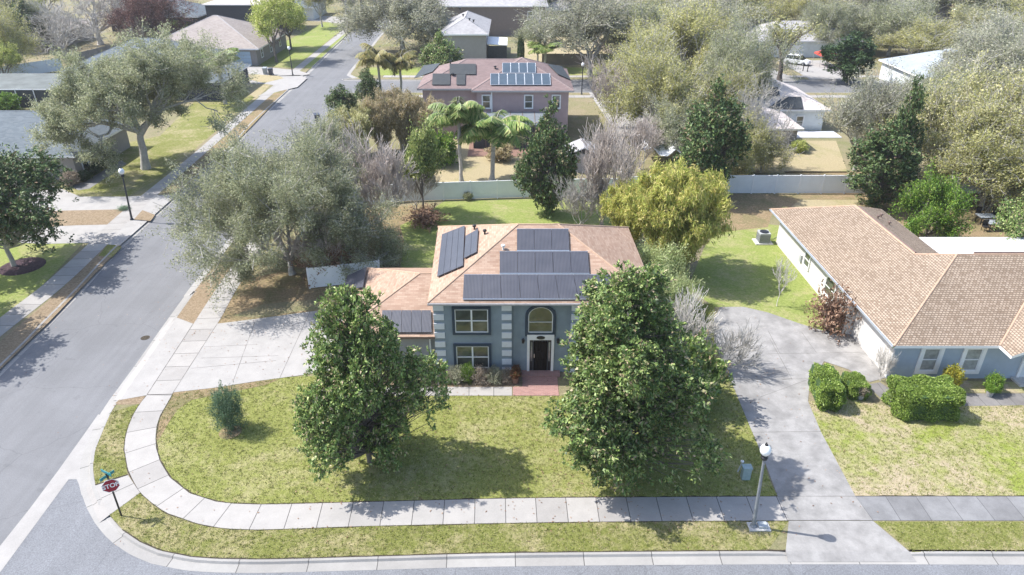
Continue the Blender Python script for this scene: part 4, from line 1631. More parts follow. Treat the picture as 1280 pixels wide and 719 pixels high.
# pink house behind the back fence
HP = thing('house', 'mauve-pink two-storey house with framed solar panels and black pool mats on its hip roof', 'house', (-2, 88, 0))
mb = MB()
mb.prism([(-11.0, 99), (-11.0, 88.3), (-4.3, 88.3), (-4.3, 87.2), (6.9, 87.2), (6.9, 99)], 0, 6.0)
mb.build('wall', 'stucco_mauve', HP)
f, hp_ = hip_faces([(-11.6, 87.8), (6.2, 87.8), (6.2, 99.4), (-11.6, 99.4)], 6.1, .42)
roof(HP, f, hp_, 'roof_mauve', 'fascia_gray', 'ridge_mauve')
f, hp_ = hip_faces([(-4.9, 86.7), (7.5, 86.7), (7.5, 99.5), (-4.9, 99.5)], 6.12, .43)
roof(HP, f, hp_, 'roof_mauve', 'fascia_gray', 'ridge_mauve')
pp, pn = (0, 86.7, 6.12), (0, -.43, 1)
panel_row(HP, pp, pn, [(628, 80), (669.5, 80), (670, 92.3), (628, 92.3)], 4, 'solar_cell', frame='alu', gap=.05)
panel_row(HP, pp, pn, [(613, 93.3), (687.5, 93.3), (688.5, 107.3), (613, 107.3)], 7, 'solar_cell', frame='alu', gap=.05)
pp2, pn2 = (0, 87.8, 6.1), (0, -.42, 1)
panel_row(HP, pp2, pn2, [(562, 81), (595, 81), (595, 94), (562, 94)], 1, 'pool_mat', 'pool_heating_mat')
panel_row(HP, pp2, pn2, [(570.5, 94.2), (582, 94.2), (581.5, 107), (570.5, 107)], 1, 'pool_mat', 'pool_heating_mat')
panel_row(HP, pp2, pn2, [(541, 93.2), (563, 93.2), (562.5, 107), (540, 107)], 1, 'pool_mat', 'pool_heating_mat')
pl, pln = (-11.6, 87.8, 6.1), (-.42, 0, 1)
panel_row(HP, pl, pln, [(551, 80), (530, 83), (518, 99), (541, 91)], 1, 'pool_mat', 'pool_heating_mat')
pr, prn = (7.5, 86.7, 6.12), (.43, 0, 1)
panel_row(HP, pr, prn, [(684, 81), (702, 84), (713, 101), (697, 94)], 1, 'pool_mat', 'pool_heating_mat')
vents(HP, [(563, 79), (566, 95), (619, 86)], pp2, pn2, 'black_metal', .18)
for x in (V(604, 122, 87.2)[0], V(657, 122, 87.2)[0], V(691.5, 122, 87.2)[0]):
    window(HP, (x - .1, 87.2, 3.9), (1, 0, 0), .95, 1.55, '1x2', 'trim_white', .09)
mb = MB()
mb.box(-2.55, -2.4, 87.05, 87.19, .1, 6)
mb.build('downspout', 'trim_white', HP)
mb = MB()
vs_ = []
for i in range(9):
    t_ = i / 8
    vs_.append((86.9 - 3.7 * t_, 3.5 - .55 * t_ * t_))
for i in range(8):
    mb.quad((-4.6, vs_[i][0], vs_[i][1]), (-4.6, vs_[i + 1][0], vs_[i + 1][1]), (4.2, vs_[i + 1][0], vs_[i + 1][1]), (4.2, vs_[i][0], vs_[i][1]))
    mb.quad((-4.6, vs_[i][0], vs_[i][1] - .1), (4.2, vs_[i][0], vs_[i][1] - .1), (4.2, vs_[i + 1][0], vs_[i + 1][1] - .1), (-4.6, vs_[i + 1][0], vs_[i + 1][1] - .1))
mb.box(-4.6, 4.2, 83.1, 83.2, 2.75, 2.98)
lr = mb.build('porch_roof', 'porch_metal', HP)
mb = MB()
for x in np.linspace(-4.6, 4.2, 7):
    for i in range(8):
        mb.tube([(x, vs_[i][0], vs_[i][1] + .03), (x, vs_[i + 1][0], vs_[i + 1][1] + .03)], .035, 4, False)
    mb.box(x - .04, x + .04, 83.12, 83.2, 0, 2.8)
mb.build('porch_frame', 'fascia_brown', HP)
mb = MB()
mb.box(-4.55, 4.15, 83.22, 83.26, .05, 2.75)
mb.box(4.12, 4.16, 83.2, 87.1, .05, 2.75)
mb.box(-4.56, -4.52, 83.2, 87.1, .05, 2.75)
mb.build('insect_screen', 'screen_mesh', HP)
mb = MB()
mb.box(-5.2, 5.2, 80.2, 86.9, 0, .06)
mb.build('patio_slab', 'terracotta', HP)

# two-storey houses beyond the cross street
z = 5.4
HG = house('gray two-storey house with pale gray hip roof beyond the pink house', -12.6, -4.7, 134.5, 152, 5.2, .5, 'stucco_lav', 'roof_gray', 'ridge_gray', group=None, wins=(('F', -11, .9, 1, 1.4),))
vents(HG, [(575, 12), (579, 20), (587, 25), (592, 27)], (0, 134, 5.28), (0, -.5, 1), 'black_metal', .25)
house('brown-walled two-storey house with broad mauve-gray roof at the top edge, behind the gray house', -19, 7.5, 166, 182, 6.2, .35, 'stucco_brown', 'roof_gray', 'ridge_gray', wins=(('F', 3.5, 3.6, 1, 1.5),))
t = thing('patio_cover', 'small pale blue metal patio cover beside the gray house', 'patio cover', (-2.6, 142, 0))
mb = MB()
mb.slab([(-4.65, 137, 3.0), (-.9, 137, 2.8), (-.9, 145.5, 2.8), (-4.65, 145.5, 3.0)], .14)
mb.build('roof', 'metal_roof_white', t)
mb = MB()
mb.box(-4.6, -1.0, 137.3, 137.4, 0, 2.75)
mb.box(-1.1, -1.0, 137.4, 145.3, 0, 2.75)
mb.build('screen_wall', 'screen_mesh', t)
# left side of the street
house('gray single-storey house with slate-blue roof and white-trimmed windows at the left edge', -72, -46.3, 72.3, 84.0, 2.75, .47, 'stucco_taupe', 'roof_slate', 'ridge_slate', ov=.65,
      wins=(('R', 73.6, .75, 1.1, 1.45), ('R', 77.6, .75, 1.1, 1.45)), gar=(-55, 4.9, 2.2, 'trim_white'))
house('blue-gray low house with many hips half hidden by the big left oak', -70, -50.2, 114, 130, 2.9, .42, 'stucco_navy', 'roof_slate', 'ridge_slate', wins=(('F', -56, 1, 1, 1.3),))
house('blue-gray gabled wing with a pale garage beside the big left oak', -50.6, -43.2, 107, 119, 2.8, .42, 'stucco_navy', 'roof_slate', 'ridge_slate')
house('taupe house with broad brown hip roof and pale blue garage door', -66, -46.2, 133, 152, 3.0, .42, 'stucco_taupe', 'roof_brown', 'ridge_gray', ov=.8,
      wins=(('R', 135.5, 1, 1, 1.4), ('R', 141, 1, 1, 1.4), ('R', 147, 1, 1, 1.4)), gar=(-53.5, 6.2, 2.5, 'garage_blue'))
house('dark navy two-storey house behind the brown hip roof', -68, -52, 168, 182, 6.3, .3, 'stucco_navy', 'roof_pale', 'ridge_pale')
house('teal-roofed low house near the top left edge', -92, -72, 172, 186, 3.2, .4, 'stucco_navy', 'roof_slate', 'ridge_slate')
house('low house with white gable end up the street on the left', -62, -50, 190, 204, 3.0, .45, 'stucco_pale', 'roof_slate', 'ridge_slate', gar=(-57, 5, 2.4, 'garage_blue'))
house('gray low house at the far top left with brown roof', -112, -92, 150, 164, 3, .4, 'stucco_taupe', 'roof_brown', 'ridge_gray')
# right side
HR = house('pale blue house with dark panels on its beige roof, behind the white fence', 26.5, 40.2, 91, 103, 2.75, .42, 'stucco_pale', 'roof_pale', 'ridge_pale', wins=(('F', 36.7, .6, .9, 1.3),))
panel_row(HR, (0, 90.5, 2.83), (0, -.42, 1), [(980, 122), (1001, 122), (1004, 137), (958, 137)], 4, 'pool_mat', 'pool_heating_mat')
panel_row(HR, (0, 90.5, 2.83), (0, -.42, 1), [(956, 110), (972, 110), (975, 121), (954, 121)], 2, 'pool_mat', 'pool_heating_mat')
house('small gray wing of the pale blue house with a beige gable', 26, 34.0, 83.2, 90.2, 2.5, .4, 'stucco_lav', 'roof_pale', 'ridge_pale')
mb = MB()
mb.box(35, 41.5, 87.6, 90.4, 0, .12)
tag(mb.build('patio_slab', 'trim_white'), 'white concrete patio slab in front of the pale blue house', 'patio')
house('house with broad pale white metal roof between the right-hand oaks', 62, 88, 109, 122.5, 2.9, .42, 'stucco_pale', 'metal_white_old', 'trim_white', ridge=False)
house('orange stucco house with terracotta roof at the top right edge', 125, 150, 200, 216, 3.4, .3, 'stucco_orange', 'roof_main', 'ridge')
house('white-walled house with pale brown roof beyond the wooden fence', 24.3, 40, 141, 162, 3.0, .42, 'stucco_white', 'roof_pale', 'ridge_pale')
house('light gray house in the trees behind the parked white car', 46, 66, 141, 153, 3.0, .42, 'stucco_pale', 'roof_gray', 'ridge_gray', gar=(50, 5, 2.3, 'trim_white'))
house('brown-roofed house deep in the trees at the top right', 84, 104, 168, 182, 3.0, .42, 'stucco_taupe', 'roof_brown', 'ridge_gray')
house('mauve-gray roofed house behind the long wooden fence', 8, 24, 186, 200, 3.0, .42, 'stucco_brown', 'roof_gray', 'ridge_gray')


# ------------------------------------------------------------ fences
def fence(label, pts, h=1.85, mat='vinyl', pmat='vinyl_post', step=2.4, rail=True, t=.05):
    pts = [Vector((p[0], p[1], 0)) for p in pts]
    root = thing('fence', label, 'fence', tuple(pts[0]))
    for i in range(len(pts) - 1):
        a, b = pts[i], pts[i + 1]
        L = (b - a).length
        u = (b - a).normalized()
        n = u.cross(Vector((0, 0, 1)))
        k = max(1, round(L / step))
        for j in range(k):
            mb = MB()
            mb.fbox(a, u, n, L * j / k + .06, L * (j + 1) / k - .06, .06, h - .05, -t / 2, t / 2)
            pn_ = mb.build('fence_panel', mat, root)
            if rail:
                rb = MB()
                rb.fbox(a, u, n, L * j / k + .06, L * (j + 1) / k - .06, h - .08, h, -.045, .045)
                rb.build('rail', pmat, pn_)
            pb = MB()
            pb.fbox(a, u, n, L * j / k - .065, L * j / k + .065, 0, h + .06, -.065, .065)
            pb.build('post', pmat, root)
        pb = MB()
        pb.fbox(a, u, n, L - .065, L + .065, 0, h + .06, -.065, .065)
        pb.build('post', pmat, root)
    return root


fence('long white vinyl fence along the back of the blue house lawn', [(-15.5, 64.6), (-11, 66.0), (-6.8, 66.4), (1.2, 67.1), (10.9, 67.6)], 1.86)
fence('white vinyl fence behind the air conditioner and side lawn', [(11.4, 67.8), (22.0, 68.2), (48, 68.2)], 1.95)
fence('white vinyl fence running back between two yards beside the bare trees', [(11.2, 68.1), (11.7, 75), (12.1, 84.5)], 1.85)
fence('short white vinyl fence beside the garage wing under the oak', [(-15.5, 47.9), (-10.3, 49.2)], 1.75)
fence('weathered brown board fence along the cross street', [(5.5, 133.4), (22.3, 133.4)], 2.1, 'wood_fence', 'wood_fence', rail=False)
fence('gray board fence joining the brown fence on its right', [(22.4, 133.4), (28.5, 133.6)], 2.1, 'vinyl', 'vinyl_post', rail=False)
fence('slatted wooden fence running back from the cross street', [(20.6, 134), (17.4, 152), (16.8, 168)], 1.9, 'wood_fence', 'wood_fence', rail=False)
fence('dark brown board fence at the far end of the tan yard', [(0, 170), (17, 170)], 2.4, 'wood_fence', 'wood_fence', rail=False)
fence('pale blue vinyl fence at the left edge below the green bush', [(-92, 112), (-79.5, 129)], 2.1, 'vinyl', 'vinyl_post')
fence('long gray board fence behind the bare trees at top left', [(-79, 131), (-71.5, 163)], 2.3, 'wood_fence_gray', 'wood_fence_gray', rail=False)
fence('gray board fence running across at top left behind the red-leaved tree', [(-71.5, 163), (-58, 163)], 2.3, 'wood_fence_gray', 'wood_fence_gray', rail=False)
fence('low white picket fence beside the far left house', [(-64.5, 131), (-70, 131)], 1.7, 'vinyl', 'vinyl_post')
# screened pool enclosure on the left
t = thing('pool_enclosure', 'dark screened pool enclosure with pale frame at the left edge', 'pool enclosure', (-72, 104, 0))
mb = MB()
mb.box(-78.9, -66.1, 103, 111.9, 0, 2.5)
mb.build('screen', 'screen_mesh', t)
mb = MB()
mb.slab([(-79, 102.9, 2.52), (-66, 102.9, 2.52), (-66, 112, 2.9), (-79, 112, 2.9)], .06)
mb.build('roof_panel', 'screen_roof', t)
mb = MB()
for x in np.linspace(-79, -66, 6):
    mb.box(x - .05, x + .05, 102.85, 102.95, 0, 2.6)
mb.box(-79, -66, 102.85, 102.95, 2.5, 2.62)
mb.build('frame', 'trim_white', t)
# white tarp shelter and lavender shed behind the fence
t = thing('canopy', 'crumpled white canopy frame beside the dark magnolia', 'canopy', (16, 78, 0))
mb = MB()
rng = np.random.default_rng(3)
for i in range(6):
    for j in range(4):
        def P_(a, b):
            return (14.3 + a * .85, 74.5 + b * 1.5, 2.5 + .55 * sin(a * 1.9) * cos(b * 1.3) - .1 * a)
        mb.quad(P_(i, j), P_(i + 1, j), P_(i + 1, j + 1), P_(i, j + 1))
o = mb.build('cloth', 'canvas_white', t)
mb = MB()
for x, y in ((14.4, 74.6), (19.2, 74.6), (14.4, 80.4), (19.2, 80.4)):
    mb.box(x - .04, x + .04, y - .04, y + .04, 0, 2.4)
mb.build('frame', 'alu', t)
t = thing('shed', 'small lavender-gray garden shed behind the bare crape myrtle', 'shed', (7.5, 76, 0))
mb = MB()
mb.box(6.2, 9.4, 74.6, 77.6, 0, 2.1)
mb.build('wall', 'stucco_lav', t)
roof(t, [[(5.9, 74.3, 2.1), (7.8, 74.3, 2.9), (7.8, 77.9, 2.9), (5.9, 77.9, 2.1)], [(7.8, 74.3, 2.9), (9.7, 74.3, 2.1), (9.7, 77.9, 2.1), (7.8, 77.9, 2.9)]], [], 'roof_gray', 'trim_white', 'ridge', .1)


# ------------------------------------------------------------ street furniture
def lamp(x, y, label, h=4.6, base=False, tilt=(0, 0), pole='lamp_pole', group='post-top street lamps'):
    t = thing('street_lamp', label, 'street lamp', (x, y, 0), group)
    mb = MB()
    mb.lathe((x, y, 0), [(.16, 0), (.16, .12), (.10, .2), (.085, .9), (.06, h - .25)], 12)
    mb.build('pole', pole, t)
    mb = MB()
    mb.lathe((x, y, h - .25), [(.06, 0), (.14, .04), (.16, .14), (.11, .2), (.16, .26), (.17, .3)], 14)
    mb.build('collar', 'black_metal', t)
    mb = MB()
    mb.lathe((x, y, h + .05), [(.15, 0), (.22, .1), (.25, .24), (.23, .36), (.15, .48), (.06, .54)], 18)
    mb.build('globe', 'globe', t, True)
    mb = MB()
    mb.lathe((x, y, h + .57), [(.09, 0), (.07, .05), (.02, .07), (.03, .13), (.005, .17)], 10)
    mb.build('finial', 'black_metal', t)
    t.rotation_euler = (tilt[0], tilt[1], 0)
    return t


lx, ly, _ = G(941.5, 659)
lamp(lx, ly, 'gray street lamp with white globe on the verge beside the right driveway', 4.45, tilt=(0, R(-2.6)))
t = thing('utility_pad', 'small pale concrete pad with gray box at the foot of the near lamp', 'utility box', (lx + .35, ly, 0))
mb = MB()
mb.box(lx - .25, lx + .75, ly - .28, ly + .25, .0, .07)
mb.build('pad', 'concrete_base', t)
mb = MB()
mb.box(lx + .2, lx + .62, ly - .18, ly + .18, .07, .2)
mb.build('cover', 'ac_gray', t)
lx, ly, _ = G(165, 275)
lamp(lx, ly, 'dark street lamp with white globe between the two left driveways', 4.45, tilt=(0, R(3)), pole='lamp_pole_dark')
for px, py, lb in ((366, 94, 'street lamp beside the yellow-green tree up the left street'), (727, 118, 'street lamp with white globe on the cross street before the brown fence'),
                   (291, 121, 'street lamp with only its globe showing over the palm left of the street'), (443, 41, 'farthest street lamp, at the top end of the left sidewalk'),
                   (501, 66, 'street lamp with its globe in front of the big gray-green oak')):
    x, y, _ = G(px, py)
    lamp(x, y, lb, 4.2, pole='lamp_pole_dark')

# stop sign with two crossed street-name blades
sx_, sy_, _ = G(152, 645)
t = thing('stop_sign', 'red octagonal stop sign with teal street blades on the corner verge', 'stop sign', (sx_, sy_, 0))
mb = MB()
mb.box(-.03 + sx_, .03 + sx_, sy_ - .03, sy_ + .03, 0, 2.62)
mb.build('post', 'black_metal', t)
fd = Vector((.5, -.866, 0)).normalized()      # the face looks down the front street
us = Vector((0, 0, 1)).cross(fd).normalized()
ctr = Vector((sx_, sy_, 1.98)) + fd * .045
oc = [ctr + us * (.39 * cos(pi / 8 + k * pi / 4)) + Vector((0, 0, 1)) * (.39 * sin(pi / 8 + k * pi / 4)) for k in range(8)]


def plate(pts, n, t_):
    mb = MB()
    k = len(pts)
    mb.add(list(pts) + [p - n * t_ for p in pts], [list(range(k)), list(range(k, 2 * k))[::-1]] + [[i, k + i, k + (i + 1) % k, (i + 1) % k] for i in range(k)])
    return mb


so = plate(oc, fd, .012).build('sign_plate', 'sign_white', t)
oc2 = [ctr + (p - ctr) * .93 + fd * .006 for p in oc]
plate(oc2, fd, .004).build('sign_face', 'sign_red', so)
cu = bpy.data.curves.new('stop', 'FONT')
cu.body = 'STOP'
cu.size = .34
cu.align_x = 'CENTER'
cu.align_y = 'CENTER'
cu.offset = .008
to = bpy.data.objects.new('stop', cu)
COL.objects.link(to)
bpy.context.view_layer.update()
me = bpy.data.meshes.new_from_object(to.evaluated_get(bpy.context.evaluated_depsgraph_get()))
bpy.data.objects.remove(to)
me.materials.clear()
me.materials.append(MATS['sign_white'])
for v in me.vertices:
    x, y = v.co.x * .86, v.co.y
    v.co = ctr + us * x + Vector((0, 0, 1)) * y + fd * .011 - Vector((sx_, sy_, 0))
lt = bpy.data.objects.new('lettering', me)
COL.objects.link(lt)
lt.parent = so
for ang, zz in ((R(62), 2.5), (R(-28), 2.68)):
    u = Vector((cos(ang), sin(ang), 0))
    n = u.cross(Vector((0, 0, 1)))
    mb = MB()
    mb.fbox((sx_, sy_, zz), u, n, -.36, .36, 0, .15, -.012, .012)
    b_ = mb.build('street_blade', 'sign_teal', t)
mb = MB()
mb.box(sx_ - .04, sx_ + .04, sy_ - .04, sy_ + .04, 2.44, 2.72)
mb.build('bracket', 'black_metal', t)

# little utility pedestal and leaning meter by the right driveway
ux_, uy_, _ = G(931, 598)
t = thing('utility_box', 'pale green utility pedestal in the shade left of the driveway', 'utility box', (ux_, uy_, 0))
mb = MB()
mb.box(ux_ - .2, ux_ + .22, uy_ - .15, uy_ + .17, 0, .72)
mb.build('body', 'utility_green', t)
mb = MB()
mb.box(ux_ - .23, ux_ + .25, uy_ - .18, uy_ + .2, .72, .8)
mb.build('lid', 'utility_green', t)
mx, my, _ = G(922, 590)
t = thing('yard_light', 'small leaning pale stake beside the green utility pedestal', 'stake light', (mx, my, 0))
mb = MB()
mb.tube([(mx, my, 0), (mx + .18, my + .1, .55)], .04, 8)
mb.build('stake', 'ac_gray', t)
mb = MB()
mb.lathe((mx + .18, my + .1, .55), [(.05, 0), (.09, .04), (.09, .1), (.02, .14)], 10)
mb.build('head', 'trim_white', t)
# air conditioner on its pad
ax, ay, _ = G(953, 303)
t = thing('air_conditioner', 'gray air conditioner unit standing on the side lawn by the white wall', 'air conditioner', (ax, ay, 0))
mb = MB()
mb.box(ax - .75, ax + .75, ay - .6, ay + .6, 0, .1)
mb.build('pad', 'concrete_base', t)
mb = MB()
mb.box(ax - .45, ax + .45, ay - .45, ay + .45, .1, 1.0)
b_ = mb.build('body', 'ac_gray', t)
mb = MB()
for k in range(7):
    z0 = .2 + k * .1
    mb.box(ax - .47, ax + .47, ay - .47, ay + .47, z0, z0 + .035)
mb.build('louvre', 'lamp_pole_dark', b_)
mb = MB()
mb.lathe((ax, ay, 1.0), [(.38, 0), (.38, .05), (.1, .07), (.01, .08)], 16)
mb.build('fan_grille', 'black_metal', b_)
mb = MB()
mb.tube([(ax + .4, ay, .3), (ax + .9, ay - .1, .35), (ax + 1.3, ay, .6)], .03, 6)
mb.build('pipe', 'lamp_pole_dark', t)


def bin_(x, y, label, mat='plastic_dark', rot=0):
    t = thing('trash_bin', label, 'trash bin', (x, y, 0))
    mb = MB()
    mb.add([(x - .27, y - .3, .08), (x + .27, y - .3, .08), (x + .27, y + .3, .08), (x - .27, y + .3, .08), (x - .33, y - .4, 1.05), (x + .33, y - .4, 1.05), (x + .33, y + .4, 1.05), (x - .33, y + .4, 1.05)],
           [[3, 2, 1, 0], [4, 5, 6, 7], [0, 1, 5, 4], [1, 2, 6, 5], [2, 3, 7, 6], [3, 0, 4, 7]])
    mb.build('body', mat, t)
    mb = MB()
    mb.slab([(x - .36, y - .43, 1.06), (x + .36, y - .43, 1.06), (x + .36, y + .43, 1.14), (x - .36, y + .43, 1.14)], .05)
    mb.build('lid', mat, t)
    for s in (-1, 1):
        mb = MB()
        mb.tube([(x + s * .3, y + .36, .11), (x + s * .36, y + .36, .11)], .11, 12)
        mb.build('wheel', 'rubber', t)
    t.rotation_euler.z = rot
    return t


bx_, by_, _ = G(397, 153)
bin_(bx_, by_, 'dark wheeled trash bin at the right edge of the street', rot=.4)
bx_, by_, _ = G(332, 93)
bin_(bx_, by_, 'pale wheeled bin on the grass island up the left street', 'metal_white_old')
bx_, by_, _ = G(339, 94)
bin_(bx_, by_, 'dark wheeled bin next to the pale bin up the left street', 'plastic_dark')


def mailbox(x, y, label):
    t = thing('mailbox', label, 'mailbox', (x, y, 0), 'kerbside mailboxes')
    mb = MB()
    mb.box(x - .06, x + .06, y - .06, y + .06, 0, 1.05)
    mb.build('post', 'black_metal', t)
    mb = MB()
    pts = [(-.13, 0), (.13, 0), (.13, .14), (.09, .22), (0, .25), (-.09, .22), (-.13, .14)]
    vs = [(x + a, y - .28, 1.05 + b) for a, b in pts] + [(x + a, y + .28, 1.05 + b) for a, b in pts]
    k = len(pts)
    mb.add(vs, [list(range(k))[::-1], list(range(k, 2 * k))] + [[i, (i + 1) % k, k + (i + 1) % k, k + i] for i in range(k)])
    mb.build('box', 'black_metal', t)


for px, py, lb in ((1003.5, 89, 'black mailbox by the driveway below the white car'), (1009, 90, 'black mailbox just right of the other one below the white car'), (426, 28, 'dark mailbox on the far verge of the left street')):
    x, y, _ = G(px, py)
    mailbox(x, y, lb)


def car(x, y, label, mat, rot=0, L=4.6, Wd=1.85, Ht=1.65):
    t = thing('parked_car', label, 'car', (x, y, 0))
    prof = [(-.5, .28), (-.5, .62), (-.47, .70), (-.44, .98), (-.36, 1.0), (.30, .98), (.47, .84), (.5, .62), (.5, .3)]
    cab = [(-.46, .96), (-.40, 1.0 * Ht / 1.65 + .56), (-.34, Ht), (.08, Ht), (.14, Ht - .04), (.29, .97)]
    def ext(p, w, nm, m_, par, tap=1.0):
        mb = MB()
        k = len(p)
        vs = []
        for s in (-1, 1):
            for a, b in p:
                ww = w / 2 * (tap if b > 1.05 else 1)
                vs.append((x + a * L, y + s * ww, b))
        mb.add(vs, [list(range(k)), list(range(k, 2 * k))[::-1]] + [[i, k + i, k + (i + 1) % k, (i + 1) % k] for i in range(k)])
        return mb.build(nm, m_, par)
    body = ext(prof, Wd, 'body', mat, t)
    bv = body.modifiers.new('b', 'BEVEL')
    bv.width = .07
    bv.segments = 2
    g2 = ext(cab, Wd * .94, 'cabin_glass', 'glass_dark', t, .82)
    mb = MB()
    mb.box(x - .37 * L, x + .1 * L, y - Wd * .40, y + Wd * .40, Ht - .03, Ht + .03)
    for s in (-1, 1):
        for a in (-.40, -.13, .13):
            mb.tube([(x + a * L, y + s * Wd * .47, .97), (x + (a + .02) * L, y + s * Wd * .39, Ht)], .045, 5)
    mb.build('roof', mat, t)
    for a in (-.32, .32):
        for s in (-1, 1):
            mb = MB()
            mb.tube([(x + a * L, y + s * (Wd / 2 - .2), .33), (x + a * L, y + s * (Wd / 2 + .01), .33)], .33, 16)
            wv = mb.build('wheel', 'rubber', t)
            mb = MB()
            mb.tube([(x + a * L, y + s * (Wd / 2 + .0), .33), (x + a * L, y + s * (Wd / 2 + .03), .33)], .2, 12)
            mb.build('rim', 'alu', wv)
    for s in (-1, 1):
        mb = MB()
        mb.box(x + .47 * L, x + .505 * L, y + s * .62 - .18, y + s * .62 + .18, .6, .75)
        mb.build('headlight', 'globe', t)
    t.rotation_euler.z = rot
    return t


cx_, cy_, _ = G(995.5, 80.5)
car(cx_, cy_, 'white hatchback parked on the driveway beyond the cross street', 'car_white', R(-38))
cx_, cy_, _ = G(988, 70)
car(cx_, cy_, 'white car behind the other white car, half hidden by a trunk', 'car_white', R(-50))
cx_, cy_, _ = G(294, 81)
car(cx_, cy_, 'black car parked before the pale blue garage door', 'car_dark', R(5))
cx_, cy_, _ = G(1031, 82)
t = thing('canopy', 'red pop-up canopy over a driveway right of the white car', 'canopy', (cx_, cy_, 0))
mb = MB()
s = 1.7
ap_ = (cx_, cy_, 2.9)
e = [(cx_ - s, cy_ - s, 2.1), (cx_ + s, cy_ - s, 2.1), (cx_ + s, cy_ + s, 2.1), (cx_ - s, cy_ + s, 2.1)]
for i in range(4):
    mb.add([e[i], e[(i + 1) % 4], ap_], [[0, 1, 2]])
    a_, b_ = e[i], e[(i + 1) % 4]
    mb.quad((a_[0], a_[1], 1.85), (b_[0], b_[1], 1.85), b_, a_)
mb.build('cloth', 'canvas_red', t)
for p in e:
    mb = MB()
    mb.box(p[0] - .03, p[0] + .03, p[1] - .03, p[1] + .03, 0, 2.1)
    mb.build('leg', 'alu', t)
# patio things in the leaf litter at the right
for px, py, lb, mt in ((1230, 279, 'pale patio table in the leaf litter under the right oaks', 'metal_white_old'), (1241, 287, 'second pale patio table, nearer the white patio roof', 'metal_white_old')):
    x, y, _ = G(px, py)
    t = thing('patio_table', lb, 'table', (x, y, 0))
    mb = MB()
    mb.box(x - .75, x + .75, y - .5, y + .5, .7, .76)
    mb.build('tabletop', mt, t)
    for a in (-.6, .6):
        for b in (-.4, .4):
            mb = MB()
            mb.box(x + a - .03, x + a + .03, y + b - .03, y + b + .03, 0, .7)
            mb.build('leg', 'black_metal', t)
for px, py, lb in ((1223, 272, 'black patio chair left of the first pale table'), (1242, 274, 'black patio chair behind the two pale tables'), (1231, 289, 'black patio chair left of the nearer pale table')):
    x, y, _ = G(px, py)
    t = thing('patio_chair', lb, 'chair', (x, y, 0), 'black patio chairs')
    mb = MB()
    mb.box(x - .25, x + .25, y - .25, y + .25, .42, .48)
    mb.build('seat', 'black_metal', t)
    mb = MB()
    mb.box(x - .25, x + .25, y + .22, y + .27, .48, 1.0)
    mb.build('backrest', 'black_metal', t)
    for a in (-.22, .22):
        for b in (-.22, .22):
            mb = MB()
            mb.box(x + a - .02, x + a + .02, y + b - .02, y + b + .02, 0, .42)
            mb.build('leg', 'black_metal', t)


def pot(x, y, label, r=.25, h=.45, mat='terracotta', leaf='leaf_red'):
    t = thing('potted_plant', label, 'potted plant', (x, y, .03))
    mb = MB()
    mb.lathe((x, y, .03), [(.01, 0), (r * .7, 0), (r, h), (r * .88, h), (r * .8, h * .85), (.01, h * .85)], 14)
    mb.build('pot', mat, t)
    tr, cr, h0, w0 = PROTO['shrub_s']
    o = bpy.data.objects.new('foliage', cr)
    COL.objects.link(o)
    o.parent = t
    o.location = (0, 0, h * .8)
    o.scale = (r * 2.6 / w0, r * 2.6 / w0, r * 2.4 / h0)
    o.material_slots[0].link = 'OBJECT'
    o.material_slots[0].material = MATS[leaf]

# ------------------------------------------------------------ foliage and bark
leafmat('leaf_magnolia', [(0, (0.077, 0.127, 0.037)), (.35, (0.141, 0.224, 0.062)), (.65, (0.258, 0.363, 0.099)), (.85, (0.425, 0.508, 0.185)), (.96, (0.463, 0.351, 0.234))], .45, .4, .2)
leafmat('leaf_magnolia_dark', [(0, (0.054, 0.092, 0.039)), (.5, (0.100, 0.162, 0.054)), (.85, (0.200, 0.277, 0.100)), (.95, (0.246, 0.169, 0.108))], .5, .3, .1)
leafmat('leaf_oak', [(0, (0.206, 0.231, 0.127)), (.4, (0.333, 0.357, 0.206)), (.8, (0.460, 0.476, 0.301)), (1, (0.603, 0.587, 0.428))], .65, .2, .42)
leafmat('leaf_oak_gray', [(0, (0.222, 0.231, 0.159)), (.4, (0.365, 0.372, 0.254)), (.8, (0.508, 0.508, 0.365)), (1, (0.666, 0.650, 0.523))], .65, .2, .42)
leafmat('leaf_oak_olive', [(0, (0.238, 0.238, 0.079)), (.4, (0.412, 0.412, 0.159)), (.8, (0.571, 0.555, 0.254)), (1, (0.714, 0.666, 0.381))], .65, .2, .42)
leafmat('leaf_oak_yellow', [(0, (0.262, 0.273, 0.099)), (.4, (0.438, 0.437, 0.199)), (.8, (0.613, 0.573, 0.297)), (1, (0.690, 0.645, 0.496))], .65, .2, .35)
leafmat('leaf_lime', [(0, (0.208, 0.266, 0.051)), (.4, (0.364, 0.423, 0.101)), (.8, (0.546, 0.580, 0.169)), (1, (0.650, 0.605, 0.338))], .6, .25, .35)
leafmat('leaf_bamboo', [(0, (.28, .34, .07)), (.35, (.48, .52, .13)), (.7, (.68, .64, .20)), (1, (.72, .60, .26))], .55, .25, .4)
leafmat('leaf_bamboo_tan', [(0, (.30, .26, .13)), (.4, (.46, .39, .21)), (.8, (.58, .48, .32)), (1, (.64, .54, .42))], .6, .2, .35)
leafmat('leaf_green', [(0, (.07, .15, .02)), (.5, (.14, .26, .035)), (.9, (.26, .36, .06))], .5, .3, .3)
leafmat('leaf_hedge', [(0, (.07, .11, .02)), (.3, (.14, .22, .035)), (.6, (.22, .32, .055)), (.9, (.34, .43, .11))], .45, .35, .25)
leafmat('leaf_juniper', [(0, (.06, .12, .07)), (.5, (.13, .21, .12)), (.9, (.24, .33, .21))], .6, .3, .15)
leafmat('leaf_cypress', [(0, (.03, .07, .025)), (.6, (.06, .11, .04)), (1, (.1, .15, .06))], .6, .3, .1)
